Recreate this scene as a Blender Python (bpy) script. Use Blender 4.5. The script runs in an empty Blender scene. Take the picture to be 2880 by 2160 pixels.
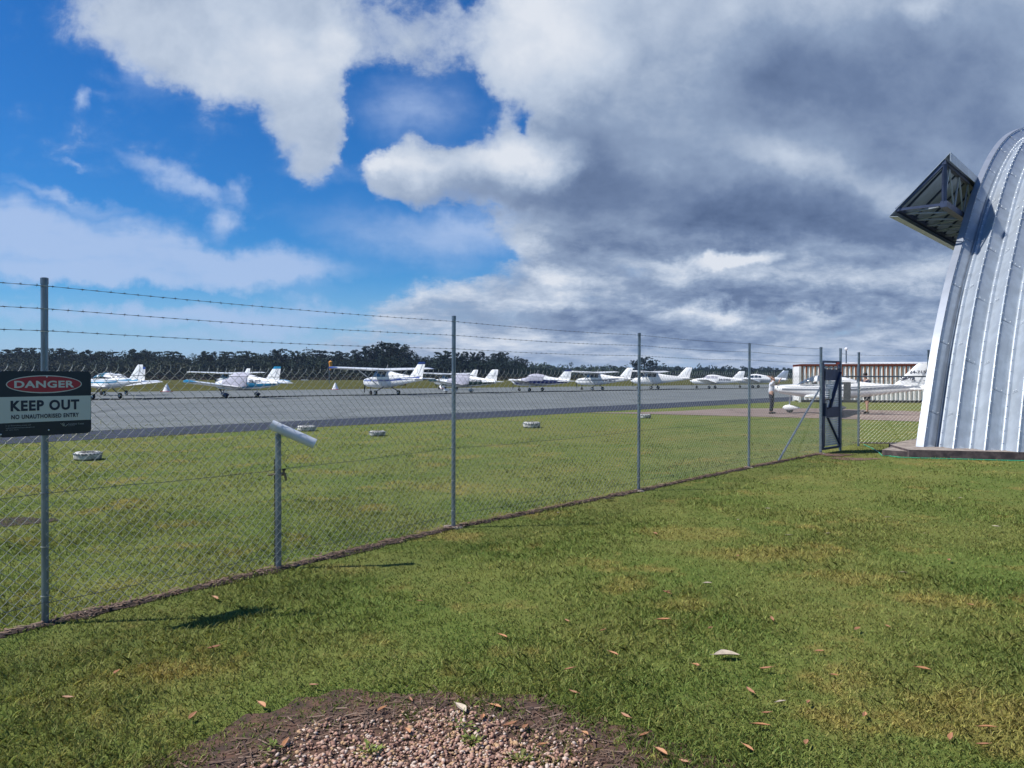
import bpy, math, random
import numpy as np
from mathutils import Vector, Matrix
random.seed(7); RNG = np.random.default_rng(7)
R = math.radians; pi = math.pi
S = bpy.context.scene; C = S.collection

# ------------------------------------------------------------------ camera
EYE = 1.75; F = 2163.0; PITCH = math.atan(20/F)
cam_d = bpy.data.cameras.new('camera'); cam = bpy.data.objects.new('camera', cam_d); C.objects.link(cam)
cam_d.sensor_fit = 'HORIZONTAL'; cam_d.sensor_width = 36; cam_d.lens = 36*F/2880
cam_d.clip_start = 0.05; cam_d.clip_end = 9000
cam.location = (0, 0, EYE); cam.rotation_euler = (pi/2 - PITCH, 0, 0)
S.camera = cam
S.render.resolution_x = 1024; S.render.resolution_y = 768
S.render.engine = 'CYCLES'

def ray(px, py):
    u = (px-1440)/F; v = (1080-py)/F
    c, s = math.cos(PITCH), math.sin(PITCH)
    return Vector((u, c + v*s, -s + v*c))
def G(px, py, z=0.0):
    r = ray(px, py); k = (z-EYE)/r.z
    return Vector((r.x*k, r.y*k, z))
def AT(px, py, d):
    r = ray(px, py); k = d/r.y
    return Vector((r.x*k, d, EYE + r.z*k))

# ------------------------------------------------------------------ sun
SUN_EL = 52.5
SH = Vector((1.0, 0.13, 0)).normalized()            # the way shadows fall
sd = Vector((SH.x*math.cos(R(SUN_EL)), SH.y*math.cos(R(SUN_EL)), -math.sin(R(SUN_EL))))
sun_d = bpy.data.lights.new('sun', 'SUN'); sun = bpy.data.objects.new('sun', sun_d); C.objects.link(sun)
sun_d.energy = 4.7; sun_d.angle = R(1.0); sun_d.color = (1.0, 0.965, 0.9)
sun.rotation_euler = sd.to_track_quat('-Z', 'Y').to_euler(); sun.location = (-20, 0, 30)

S.view_settings.view_transform = 'Standard'; S.view_settings.look = 'None'
S.view_settings.exposure = 0.33; S.view_settings.gamma = 1.0

# ------------------------------------------------------------------ node helper
class NT:
    def __init__(s, tree): s.t = tree; s.n = tree.nodes; s.l = tree.links
    def new(s, typ, **kw):
        n = s.n.new(typ)
        for k, v in kw.items():
            if k == 'inp':
                for i, x in v.items(): s.put(n, i, x)
            else: setattr(n, k, v)
        return n
    def put(s, n, i, x):
        if isinstance(x, bpy.types.NodeSocket): s.l.new(x, n.inputs[i])
        else: n.inputs[i].default_value = x
    def m(s, op, a, b=0.0, c=0.0, clamp=False):
        n = s.n.new('ShaderNodeMath'); n.operation = op; n.use_clamp = clamp
        s.put(n, 0, a); s.put(n, 1, b); s.put(n, 2, c); return n.outputs[0]
    def vm(s, op, a, b=(0, 0, 0)):
        n = s.n.new('ShaderNodeVectorMath'); n.operation = op
        s.put(n, 0, a); s.put(n, 1, b); return n.outputs[0]
    def mix(s, f, a, b, blend='MIX'):
        n = s.n.new('ShaderNodeMix'); n.data_type = 'RGBA'; n.blend_type = blend
        s.put(n, 0, f); s.put(n, 6, a); s.put(n, 7, b); return n.outputs[2]
    def noise(s, vec, scale, detail=4, rough=.55, dist=0.0, out=0):
        n = s.n.new('ShaderNodeTexNoise'); n.inputs['Scale'].default_value = scale
        n.inputs['Detail'].default_value = detail; n.inputs['Roughness'].default_value = rough
        n.inputs['Distortion'].default_value = dist
        if vec is not None: s.l.new(vec, n.inputs['Vector'])
        return n.outputs[out]
    def step(s, x, a, b):
        n = s.n.new('ShaderNodeMapRange'); n.interpolation_type = 'SMOOTHSTEP'
        s.put(n, 0, x); n.inputs[1].default_value = a; n.inputs[2].default_value = b
        n.inputs[3].default_value = 0; n.inputs[4].default_value = 1; return n.outputs[0]

def lin(r, g, b):
    f = lambda c: (c/255/12.92) if c/255 <= .04045 else ((c/255+.055)/1.055)**2.4
    return (f(r), f(g), f(b), 1)

# ------------------------------------------------------------------ world: blue sky and broken cloud
world = bpy.data.worlds.new('World'); S.world = world; world.use_nodes = True
w = NT(world.node_tree); w.n.clear()
tc = w.new('ShaderNodeTexCoord'); D = tc.outputs['Generated']
sky = w.new('ShaderNodeTexSky'); sky.sky_type = 'NISHITA'; sky.sun_disc = False
sky.sun_elevation = R(SUN_EL); sky.sun_rotation = math.atan2(-SH.x, -SH.y); sky.air_density = 1.0; sky.dust_density = 0.2; sky.ozone_density = 3.0
sep = w.new('ShaderNodeSeparateXYZ'); w.l.new(D, sep.inputs[0])
X_, Y_, Z_ = sep.outputs
ya = w.m('MAXIMUM', w.m('ABSOLUTE', Y_), 0.05)
U_ = w.m('DIVIDE', X_, ya); V_ = w.m('DIVIDE', Z_, ya)
uv = w.new('ShaderNodeCombineXYZ', inp={0: U_, 1: V_, 2: 0.0}).outputs[0]
vl = w.m('LOGARITHM', w.m('ADD', w.m('MAXIMUM', V_, 0.0), 0.09), 2.718)
pl = w.new('ShaderNodeCombineXYZ', inp={0: w.m('MULTIPLY', U_, 1.5), 1: w.m('MULTIPLY', vl, .85), 2: w.m('MULTIPLY', Y_, .4)}).outputs[0]
n_big = w.noise(pl, 2.1, 6, .52, .1)
n_med = w.noise(pl, 5.5, 8, .57, .15)
n_fin = w.noise(pl, 15.0, 8, .66, .25)
strm = w.new('ShaderNodeMapping', inp={0: uv}); strm.inputs['Rotation'].default_value = (0, 0, R(6)); strm.inputs['Scale'].default_value = (1.3, 5.5, 1)
n_str = w.noise(strm.outputs[0], 1.6, 7, .62, .4)
warp = w.vm('SUBTRACT', w.noise(uv, 9.0, 9, .62, 0, out=1), (.5, .5, .5))
uvw = w.vm('ADD', uv, w.vm('MULTIPLY', warp, (.13, .10, 0)))

def blobs(lst, vec):
    acc = None
    for (px, py, rx, ry, rot, s) in lst:
        r = ray(px, py)
        m = w.new('ShaderNodeMapping'); m.vector_type = 'TEXTURE'; w.l.new(vec, m.inputs[0])
        m.inputs['Location'].default_value = (r.x/r.y, r.z/r.y, 0)
        m.inputs['Rotation'].default_value = (0, 0, R(rot)); m.inputs['Scale'].default_value = (rx/F, ry/F, 1)
        g = w.new('ShaderNodeTexGradient'); g.gradient_type = 'SPHERICAL'; w.l.new(m.outputs[0], g.inputs[0])
        v = w.m('MULTIPLY', g.outputs[1], s)
        acc = v if acc is None else w.m('ADD', acc, v)
    return acc
# px, py, radius x, radius y, rotation, strength   (heaped cloud)
CUM = [(480, 30, 230, 200, 0, 1.6), (700, 60, 330, 240, 0, 2.0), (860, 110, 260, 240, 0, 2.0), (760, 230, 260, 160, -20, 1.3), (880, 330, 150, 190, -10, 1.7), (905, 440, 110, 90, 0, 1.0), (300, 20, 220, 140, -10, 1.05), (600, 200, 200, 140, -30, .8),
       (1150, 60, 190, 180, 0, .95), (1190, 150, 120, 130, 0, .55), (1560, 60, 360, 300, 0, 2.4), (1700, 300, 360, 330, 0, 2.4), (2150, 250, 900, 560, 0, 2.8), (2750, 300, 800, 900, 0, 2.8),
       (1230, 500, 300, 110, -8, 2.1), (1110, 480, 170, 80, 0, 1.4), (1240, 430, 140, 70, 0, 1.2), (1440, 480, 200, 130, 0, 1.5), (1420, 360, 110, 70, 0, .6), (1900, 620, 640, 240, 0, 2.4), (1640, 560, 260, 170, 0, 1.4),
       (1560, 770, 230, 100, 10, 1.5), (1700, 880, 560, 110, 0, 1.7), (2350, 800, 620, 180, 0, 2.0), (1260, 850, 210, 80, 0, 1.15), (1350, 960, 460, 80, 0, 1.0), (1120, 890, 140, 70, 0, .8), (1500, 670, 110, 45, 0, .6),
       (1000, 970, 320, 50, 0, .6), (2500, 950, 700, 130, 0, 1.4), (1850, 975, 700, 110, 0, 1.5), (1350, 1010, 600, 60, 0, .9), (2500, 1040, 600, 80, 0, 1.2),
       (1480, 330, 70, 80, -10, -1.6), (1330, 290, 120, 120, 0, -.45), (1060, 300, 120, 200, 0, -1.0), (985, 430, 70, 110, 0, -1.2), (1420, 280, 120, 60, -30, -.7), (2150, 905, 260, 22, 0, -.7), (1700, 950, 200, 18, 0, -.6), (1500, 905, 160, 20, 0, -.5), (1380, 700, 160, 50, 0, -.6), (1250, 300, 90, 60, 30, .5), (1150, 380, 60, 60, 0, .4), (2150, 720, 200, 40, 10, -.4), (2370, 935, 240, 36, 0, -1.2), (1310, 10, 50, 40, 0, -.6)]
# thin streaks and veil
VEIL = [(60, 640, 520, 130, -9, 1.5), (420, 690, 560, 100, -10, 1.4), (-100, 720, 500, 160, 0, .8), (650, 730, 420, 60, -6, 1.4), (350, 770, 560, 45, -3, 1.4), (300, 880, 900, 55, 0, 1.2), (900, 880, 600, 80, 0, .9),
        (480, 490, 240, 50, -24, 1.2), (540, 535, 110, 50, 0, .9), (190, 545, 260, 30, -14, 1.1), (1130, 680, 420, 130, -14, 1.1), (700, 960, 1100, 70, 0, 1.0),
        (625, 615, 80, 55, 0, 1.7), (670, 520, 50, 60, 0, 1.1), (900, 480, 160, 40, -12, .8), (225, 262, 50, 45, 0, 1.2), (420, 160, 120, 160, 20, .9), (300, 245, 80, 25, 0, .5), (1180, 300, 260, 150, 0, .9), (200, 435, 80, 20, 0, .9), (830, 790, 300, 60, 0, .7), (1350, 640, 260, 90, 0, 1.0)]
DARK = [(2000, 610, 600, 170, -4, 1.15), (2400, 640, 500, 130, -5, .8), (2300, 260, 620, 260, 0, .9), (2750, 420, 500, 500, 0, .8), (1830, 470, 420, 240, -20, .6),
        (1640, 480, 200, 260, -30, .7), (2000, 835, 520, 60, 0, 1.2), (1700, 905, 300, 45, 0, 1.0), (2450, 860, 420, 60, 0, .8), (1950, 955, 500, 40, 0, .8), (2050, 915, 200, 30, 0, .8),
        (2150, 200, 300, 160, 0, .5), (1650, 700, 300, 70, 0, .6), (2500, 60, 500, 200, 0, .35), (1300, 565, 320, 45, 0, .5), (2650, 1010, 400, 60, 0, .5), (1350, 800, 260, 60, 0, .5), (1750, 790, 300, 60, 0, .6), (880, 60, 200, 130, 0, .3), (1350, 900, 400, 40, 0, .5)]
LITE = [(1480, 60, 340, 260, -20, .85), (800, 120, 330, 240, 0, .5), (950, 90, 90, 120, 0, .5), (1490, 440, 200, 100, 0, 1.2), (1200, 455, 300, 60, -6, .8), (1040, 460, 80, 40, 0, .8), (2100, 735, 130, 36, 8, 1.6),
        (1570, 800, 130, 50, -25, 1.0), (1960, 740, 200, 30, 0, .8), (2600, 750, 150, 80, 0, .9), (2000, 870, 230, 24, 0, 1.0), (2300, 470, 500, 60, -15, .35), (2600, 20, 90, 70, 0, .6), (1240, 830, 160, 50, 0, .7), (2300, 885, 220, 22, 0, .7), (1980, 845, 80, 20, 0, .6), (1470, 690, 90, 40, 0, .6), (2350, 700, 200, 40, 0, .4)]
dens = w.m('ADD', blobs(CUM, uvw), w.m('MULTIPLY', w.m('SUBTRACT', n_big, .5), .8))
dens = w.m('ADD', dens, w.m('MULTIPLY', w.m('SUBTRACT', n_med, .5), 1.3))
dens = w.m('ADD', dens, w.m('MULTIPLY', w.m('SUBTRACT', n_fin, .5), 1.25))
a_cum = w.m('ADD', w.m('MULTIPLY', w.step(dens, .3, .85), .38), w.m('MULTIPLY', w.step(dens, .05, 1.45), .62))
bv = blobs(VEIL, uvw)
a_veil = w.m('MULTIPLY', w.step(w.m('MULTIPLY', bv, w.m('ADD', -.45, w.m('MULTIPLY', n_str, 3.0))), .05, 1.7), 1.0)
lowv = w.m('MULTIPLY', w.step(V_, .15, -.02), w.m('ADD', .72, w.m('MULTIPLY', n_str, .5)), 0, True)
a_veil = w.m('MAXIMUM', a_veil, lowv)
dk = w.m('ADD', blobs(DARK, uvw), w.m('MULTIPLY', w.m('SUBTRACT', n_med, .5), w.m('SUBTRACT', -1.25, w.m('MULTIPLY', w.step(V_, .3, .1), 1.1))))
dk = w.m('SUBTRACT', dk, blobs(LITE, uvw))
dk = w.m('ADD', dk, w.m('MULTIPLY', w.m('SUBTRACT', n_big, .5), -1.0))
dk = w.m('ADD', dk, w.m('MULTIPLY', w.m('SUBTRACT', n_fin, .5), w.m('SUBTRACT', -.45, w.m('MULTIPLY', w.step(V_, .25, .08), 1.9))))
ramp = w.new('ShaderNodeValToRGB'); w.l.new(w.m('ADD', w.m('MULTIPLY', dk, .42), .34), ramp.inputs[0])
cr = ramp.color_ramp; cr.elements[0].position = 0; cr.elements[0].color = lin(222, 228, 238); cr.elements[1].position = 1; cr.elements[1].color = lin(80, 100, 136)
for p_, c_ in ((.22, lin(190, 203, 222)), (.5, lin(142, 161, 190)), (.75, lin(108, 128, 162))):
    e = cr.elements.new(p_); e.color = c_
# edge of a thick cloud is brighter than its core
edge = w.m('SUBTRACT', 1.0, w.step(dens, .4, 1.6))
ccol = w.mix(w.m('MULTIPLY', edge, .38), ramp.outputs[0], lin(200, 212, 232))
# saturated blue of the photograph
hs = w.new('ShaderNodeHueSaturation', inp={4: sky.outputs[0]}); hs.inputs['Saturation'].default_value = 1.26; hs.inputs['Value'].default_value = .073
hs.inputs['Hue'].default_value = .497
skyc = w.mix(1.0, hs.outputs[0], (.42, 1.0, 1.52, 1), 'MULTIPLY')
c1 = w.mix(w.m('MULTIPLY', a_veil, .84), skyc, lin(176, 198, 234))
c2 = w.mix(a_cum, c1, ccol)
bg = w.new('ShaderNodeBackground', inp={0: c2, 1: 0.8})
wo = w.new('ShaderNodeOutputWorld'); w.l.new(bg.outputs[0], wo.inputs[0])
world.cycles.sampling_method = 'MANUAL'; world.cycles.sample_map_resolution = 512

# ------------------------------------------------------------------ materials
MATS = {}
def mat(name, col, rough=.6, metal=0.0, nscale=0, namt=.12, bump=0, bscale=60, spec=.5, col2=None, alpha=1.0, coat=0.0, aniso=None):
    if name in MATS: return MATS[name]
    m = bpy.data.materials.new(name); m.use_nodes = True; t = NT(m.node_tree)
    b = t.n['Principled BSDF']; c = (*col[:3], 1)
    b.inputs['Base Color'].default_value = c; b.inputs['Roughness'].default_value = rough; b.inputs['Metallic'].default_value = metal
    b.inputs['Specular IOR Level'].default_value = spec; b.inputs['Alpha'].default_value = alpha
    if coat: b.inputs['Coat Weight'].default_value = coat
    co = t.new('ShaderNodeTexCoord').outputs['Object']
    if aniso:
        mp = t.new('ShaderNodeMapping', inp={0: co}); mp.inputs['Scale'].default_value = aniso; co = mp.outputs[0]
    if nscale:
        n = t.noise(co, nscale, 5, .6)
        d = col2 if col2 else tuple(x*(1-namt*2.2) for x in col[:3])
        f = t.step(n, .36, .66)
        t.l.new(t.mix(f, (*d[:3], 1), c), b.inputs['Base Color'])
        n2 = t.noise(co, nscale*3.1, 3)
        t.l.new(t.m('ADD', rough-.1, t.m('MULTIPLY', n2, .2)), b.inputs['Roughness'])
    if bump:
        bn = t.new('ShaderNodeBump', inp={2: t.noise(co, bscale, 4)}); bn.inputs['Strength'].default_value = bump; bn.inputs['Distance'].default_value = .02
        t.l.new(bn.outputs[0], b.inputs['Normal'])
    MATS[name] = m; return m

def grass_color(t, blade=False):
    g = t.new('ShaderNodeNewGeometry').outputs['Position']
    p2 = t.vm('MULTIPLY', g, (1, 1, 0))
    big = t.noise(p2, .55, 4, .6); med = t.noise(p2, 2.1, 5, .62); fin = t.noise(g, 38 if not blade else 90, 3, .6)
    green = (.092, .13, .027, 1); olive = (.14, .155, .04, 1); straw = (.24, .175, .055, 1); deep = (.058, .094, .022, 1)
    if blade: green = (.132, .2, .042, 1); olive = (.205, .23, .06, 1); straw = (.4, .3, .09, 1); deep = (.082, .142, .034, 1)
    c = t.mix(t.step(big, .36, .62), green, olive)
    c = t.mix(t.m('MULTIPLY', t.step(med, .52, .72), .5), c, deep)
    c = t.mix(t.m('MULTIPLY', t.step(t.noise(p2, .8, 6, .7), .53, .66), .7), c, straw)
    acc = None; wv = t.vm('ADD', p2, t.vm('MULTIPLY', t.vm('SUBTRACT', t.noise(p2, 2.6, 5, .65, 0, 1), (.5, .5, .5)), (.9, .9, 0)))
    for (px, py, rx, ry, k) in ((1950, 1500, .9, .6, 1.5), (2150, 1560, 1.1, .45, 1.5), (1750, 1640, .5, .4, 1.0), (2450, 1630, .7, .4, 1.0), (2650, 1690, .5, .35, 1.2), (2720, 1990, .45, .5, 1.2), (1290, 1370, 1.6, .8, .9), (2350, 1900, .4, .4, .8), (300, 1650, .6, .5, .6), (1900, 1700, .5, .3, .9), (2850, 2060, .4, .4, 1.3)):
        q = G(px, py); mp = t.new('ShaderNodeMapping', inp={0: wv}); mp.vector_type = 'TEXTURE'; mp.inputs['Location'].default_value = (q.x, q.y, 0); mp.inputs['Scale'].default_value = (rx, ry, 1)
        gr = t.new('ShaderNodeTexGradient', inp={0: mp.outputs[0]}); gr.gradient_type = 'SPHERICAL'; v_ = t.m('MULTIPLY', gr.outputs[1], k); acc = v_ if acc is None else t.m('ADD', acc, v_)
    c = t.mix(t.m('MULTIPLY', t.step(t.m('ADD', acc, t.m('MULTIPLY', t.m('SUBTRACT', med, .5), 1.2)), .15, .9), .5), c, straw)
    c = t.mix(t.m('MULTIPLY', t.step(fin, .45, .7), .55), c, straw if blade else olive)
    c = t.mix(t.m('MULTIPLY', t.step(fin, .5, .28), .5), c, deep)
    return c, fin, g
m = bpy.data.materials.new('lawn ground'); m.use_nodes = True; t = NT(m.node_tree); b = t.n['Principled BSDF']
c, fin, g = grass_color(t)
# distance-scaled tufting so the far turf is not flat
tuf = t.noise(g, 5.5, 6, .7); tuf2 = t.noise(t.vm('MULTIPLY', g, (1, 1, 0)), .06, 5, .6)
c = t.mix(t.m('MULTIPLY', t.step(tuf, .42, .68), .45), c, (.125, .15, .034, 1))
soilm = t.step(t.noise(g, 9, 5, .7), .66, .76)
c = t.mix(t.m('MULTIPLY', soilm, .3), c, (.09, .065, .04, 1))
c = t.mix(t.m('MULTIPLY', t.step(tuf2, .45, .62), .45), c, (.15, .145, .045, 1))
t.l.new(c, b.inputs['Base Color']); b.inputs['Roughness'].default_value = .95; b.inputs['Specular IOR Level'].default_value = .1
hgt = t.m('ADD', t.m('MULTIPLY', fin, .5), tuf)
bn = t.new('ShaderNodeBump', inp={2: hgt}); bn.inputs['Strength'].default_value = .9; bn.inputs['Distance'].default_value = .05
t.l.new(bn.outputs[0], b.inputs['Normal']); M_LAWN = m
m = bpy.data.materials.new('grass blades'); m.use_nodes = True; t = NT(m.node_tree); b = t.n['Principled BSDF']
c, _, _ = grass_color(t, True); rpi = t.new('ShaderNodeNewGeometry').outputs['Random Per Island']; hv = t.new('ShaderNodeHueSaturation', inp={4: c}); t.put(hv, 2, t.m('ADD', .55, t.m('MULTIPLY', rpi, .95))); t.put(hv, 0, t.m('ADD', .485, t.m('MULTIPLY', rpi, .025))); c = hv.outputs[0]; t.l.new(c, b.inputs['Base Color']); b.inputs['Roughness'].default_value = .65
b.inputs['Specular IOR Level'].default_value = .25
tr = t.new('ShaderNodeBsdfTranslucent', inp={0: c}); mx = t.new('ShaderNodeMixShader'); mx.inputs[0].default_value = .3
t.l.new(b.outputs[0], mx.inputs[1]); t.l.new(tr.outputs[0], mx.inputs[2]); t.l.new(mx.outputs[0], t.n['Material Output'].inputs[0]); M_BLADE = m

def asphalt(name, col, col2, crack=True):
    m = bpy.data.materials.new(name); m.use_nodes = True; t = NT(m.node_tree); b = t.n['Principled BSDF']
    g = t.new('ShaderNodeNewGeometry').outputs['Position']
    c = t.mix(t.step(t.noise(g, .22, 5, .6), .35, .68), (*col, 1), (*col2, 1))
    c = t.mix(t.m('MULTIPLY', t.step(t.noise(g, 1.6, 6, .7), .5, .75), .35), c, tuple(x*.72 for x in col)+(1,))
    if crack:     # roller lanes running along the taxiway
        mp = t.new('ShaderNodeMapping', inp={0: g}); mp.inputs['Rotation'].default_value = (0, 0, R(-46)); mp.inputs['Scale'].default_value = (.02, .8, 1)
        c = t.mix(t.m('MULTIPLY', t.step(t.noise(mp.outputs[0], 1.0, 4, .6), .42, .6), .4), c, tuple(min(1, x*1.35) for x in col2)+(1,))
    c = t.mix(t.m('MULTIPLY', t.step(t.noise(g, 160, 2, .6), .5, .7), .3), c, tuple(x*1.7 for x in col)+(1,))
    vo = t.new('ShaderNodeTexVoronoi'); vo.feature = 'DISTANCE_TO_EDGE'; vo.inputs['Scale'].default_value = .16; t.l.new(t.vm('ADD', g, t.vm('MULTIPLY', t.noise(g, .8, 5, .6, 0, 1), (2.2, 2.2, 0))), vo.inputs[0])
    c = t.mix(t.m('MULTIPLY', t.step(vo.outputs[0], .012, .004), .55), c, tuple(x*.45 for x in col)+(1,))
    c = t.mix(t.m('MULTIPLY', t.step(t.noise(g, .5, 3, .5), .66, .72), .45), c, tuple(x*.6 for x in col)+(1,))
    t.l.new(c, b.inputs['Base Color']); b.inputs['Roughness'].default_value = .9; b.inputs['Specular IOR Level'].default_value = .25
    bn = t.new('ShaderNodeBump', inp={2: t.noise(g, 120, 3)}); bn.inputs['Strength'].default_value = .3; bn.inputs['Distance'].default_value = .01
    t.l.new(bn.outputs[0], b.inputs['Normal']); return m
M_ASPH = asphalt('worn grey asphalt', (.105, .117, .122), (.145, .158, .16))
M_NEW = asphalt('newer dark asphalt', (.028, .034, .052), (.036, .043, .064), False)
M_PATH = asphalt('pinkish concrete', (.2, .15, .13), (.25, .19, .165), False)
M_CONC = mat('stained concrete', (.36, .31, .26), .9, nscale=9, col2=(.2, .16, .14), bump=.4, bscale=50)
M_CONCD = mat('dark concrete side', (.12, .09, .09), .95, nscale=6, col2=(.045, .035, .04), bump=.5, bscale=40)  # darker, blotched concrete for the slab and step sides
M_SOIL = mat('bare brown soil', (.05, .03, .02), .98, nscale=14, col2=(.02, .013, .01), bump=.9, bscale=45)
M_REDD = mat('red brown dirt', (.2, .115, .075), .98, nscale=10, col2=(.1, .06, .04), bump=.6, bscale=45)
M_GALV = mat('galvanised tube', (.23, .28, .34), .42, .75, nscale=14, namt=.16, aniso=(1, 1, .25))
M_WIRE = mat('galvanised wire', (.47, .48, .44), .45, .55)
M_BARB = mat('barbed wire', (.16, .17, .19), .5, .8)
M_SHEET = mat('galvanised sheet', (.42, .47, .53), .46, .38, nscale=3.5, namt=.07, bump=.05, bscale=3)
M_TRIM = mat('bright flashing', (.27, .3, .36), .5, .3, nscale=2, namt=.05)
M_DSTEEL = mat('dark painted steel', (.055, .075, .14), .5, .5, nscale=4)
M_GREY = mat('grey weathered sheet', (.26, .29, .34), .5, .5, nscale=3, namt=.15)
M_BOLT = mat('zinc bolts', (.75, .78, .8), .35, .6)
M_WHITE = mat('white aircraft paint', (.86, .86, .85), .28, nscale=1.2, namt=.03, coat=.4)
M_BLUE = mat('blue aircraft paint', (.012, .04, .24), .3, coat=.4)
M_NAVY = mat('navy aircraft paint and wing shade', (.01, .018, .1), .3, coat=.4)
M_TEAL = mat('turquoise aircraft paint', (.015, .2, .36), .3, coat=.4)
M_DGRN = mat('dark green paint', (.01, .035, .035), .3, coat=.4)
M_SILV = mat('silver grey paint', (.35, .39, .44), .3, .4)
M_GLASS = mat('tinted aircraft window', (.015, .03, .06), .06, spec=.9)
M_TGLASS = mat('pale blue canopy glass', (.1, .3, .42), .05, spec=.9, alpha=.55)
M_TGLASS2 = mat('dark blue canopy glass', (.03, .07, .14), .05, spec=.9, alpha=.6)
M_COVER = mat('grey canvas cover', (.42, .42, .5), .85, nscale=5, namt=.08, bump=.5, bscale=7)
M_TYRE = mat('black rubber', (.018, .018, .02), .8)
M_PROP = mat('black propeller', (.02, .02, .023), .4)
M_TXT = mat('dark blue lettering', (.012, .016, .05), .5)
M_TXG = mat('grey lettering', (.15, .17, .21), .5)
M_WTYRE = mat('white painted tyre', (.6, .6, .57), .85, nscale=7, col2=(.22, .21, .2), bump=.5, bscale=60)
M_SKIN = mat('skin', (.42, .24, .17), .6)
M_SHIRT = mat('white shirt', (.72, .74, .8), .85); M_TROU = mat('navy trousers', (.012, .014, .03), .9)
M_NSH = mat('navy shirt', (.015, .02, .06), .9); M_HAIR = mat('dark hair', (.02, .015, .012), .7); M_HAIRB = mat('short brown hair', (.09, .055, .035), .7)
M_BLACK = mat('sign black', (.006, .009, .026), .32, nscale=3, namt=.1); M_SWHITE = mat('sign white', (.58, .62, .58), .45, nscale=2, namt=.04)
M_SRED = mat('sign red', (.36, .018, .035), .4); M_STEXT = mat('sign dark text', (.006, .01, .035), .4); M_SGREY = mat('sign pale text', (.3, .32, .34), .5)
M_PVC = mat('white plastic pipe', (.66, .7, .76), .45, nscale=6, namt=.06)
M_BRASS = mat('dull brass', (.16, .13, .09), .45, .7); M_HOSE = mat('green hose', (.03, .3, .17), .5)
M_ORANGE = mat('orange cloth', (.7, .3, .04), .8); M_RED = mat('faded red', (.5, .08, .06), .7)
M_BARKT = mat('grey gum bark', (.06, .055, .05), .9)
def leafmat(name, a, b_, s=.35):
    m = bpy.data.materials.new(name); m.use_nodes = True; t = NT(m.node_tree); b = t.n['Principled BSDF']
    g = t.new('ShaderNodeNewGeometry').outputs['Position']
    c = t.mix(t.step(t.noise(g, s, 4, .7), .38, .64), (*a, 1), (*b_, 1))
    t.l.new(c, b.inputs['Base Color']); b.inputs['Roughness'].default_value = .8; b.inputs['Specular IOR Level'].default_value = .15
    return m
M_LF1 = leafmat('dark gum foliage', (.022, .036, .026), (.045, .066, .04))
M_LF2 = leafmat('deep green foliage', (.010, .022, .020), (.022, .04, .03))  # darkest of the green foliage colours
M_LF3 = leafmat('olive scrub foliage', (.035, .043, .027), (.07, .075, .045), .15)
M_LF4 = leafmat('sunlit far foliage', (.02, .04, .022), (.045, .066, .03), .06)  # the sunlit look of the far wood is put into the leaf colour
M_HEATH = leafmat('brown heath', (.045, .03, .027), (.06, .055, .03), .1)
# rusty white container
m = bpy.data.materials.new('rusty white steel'); m.use_nodes = True; t = NT(m.node_tree); b = t.n['Principled BSDF']
ob = t.new('ShaderNodeTexCoord').outputs['Object']
sp = t.new('ShaderNodeSeparateXYZ'); t.l.new(ob, sp.inputs[0])
mp = t.new('ShaderNodeMapping', inp={0: ob}); mp.inputs['Scale'].default_value = (9, 0, .35)
st = t.noise(mp.outputs[0], 1.0, 4, .65, .1)
topw = t.m('MULTIPLY', t.m('DIVIDE', sp.outputs[2], 2.6), .3)
fr = t.new('ShaderNodeMath'); fr.operation = 'FRACT'; t.l.new(t.m('DIVIDE', sp.outputs[0], .29), fr.inputs[0])
rec = t.m('MULTIPLY', t.step(t.m('ABSOLUTE', t.m('SUBTRACT', fr.outputs[0], .65)), .30, .12), .34)
ru = t.m('ADD', t.m('ADD', st, topw), rec)
ru = t.m('ADD', ru, .07)
c = t.mix(t.step(ru, .92, 1.12), (.78, .76, .74, 1), (.46, .22, .1, 1))
c = t.mix(t.step(ru, 1.1, 1.26), c, (.38, .1, .05, 1))
c = t.mix(t.step(sp.outputs[2], 2.44, 2.5), c, (.2, .05, .03, 1))
c = t.mix(t.step(t.noise(ob, 14, 3), .68, .74), c, (.3, .14, .07, 1))
t.l.new(c, b.inputs['Base Color']); b.inputs['Roughness'].default_value = .75; M_CONT = m
# gravel and leaves
def randmat(name, cols, rough=.85, sc=40):
    m = bpy.data.materials.new(name); m.use_nodes = True; t = NT(m.node_tree); b = t.n['Principled BSDF']
    ri = t.new('ShaderNodeNewGeometry'); r = t.new('ShaderNodeValToRGB'); t.l.new(ri.outputs['Random Per Island'], r.inputs[0])
    r.color_ramp.interpolation = 'CONSTANT'
    for i, cc in enumerate(cols):
        e = r.color_ramp.elements[i] if i < 2 else r.color_ramp.elements.new(i/len(cols))
        e.position = i/len(cols); e.color = (*cc, 1)
    n = t.noise(ri.outputs['Position'], sc, 3)
    t.l.new(t.mix(t.m('MULTIPLY', n, .5), r.outputs[0], (.2, .13, .1, 1)), b.inputs['Base Color']); b.inputs['Roughness'].default_value = rough; return m
M_GRAV = randmat('pink gravel', [(.5, .29, .21), (.4, .22, .15), (.55, .37, .28), (.28, .15, .11), (.52, .33, .17), (.68, .55, .45)], sc=60)
M_LEAF = randmat('dry leaf', [(.5, .23, .09), (.36, .16, .07), (.58, .33, .16)], .6)
M_PLEAF = mat('pale dry bark', (.6, .5, .38), .7, nscale=20, namt=.15)
M_TWIG = randmat('litter twigs', [(.1, .055, .032), (.15, .09, .055), (.055, .03, .02), (.2, .14, .1)])

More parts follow.
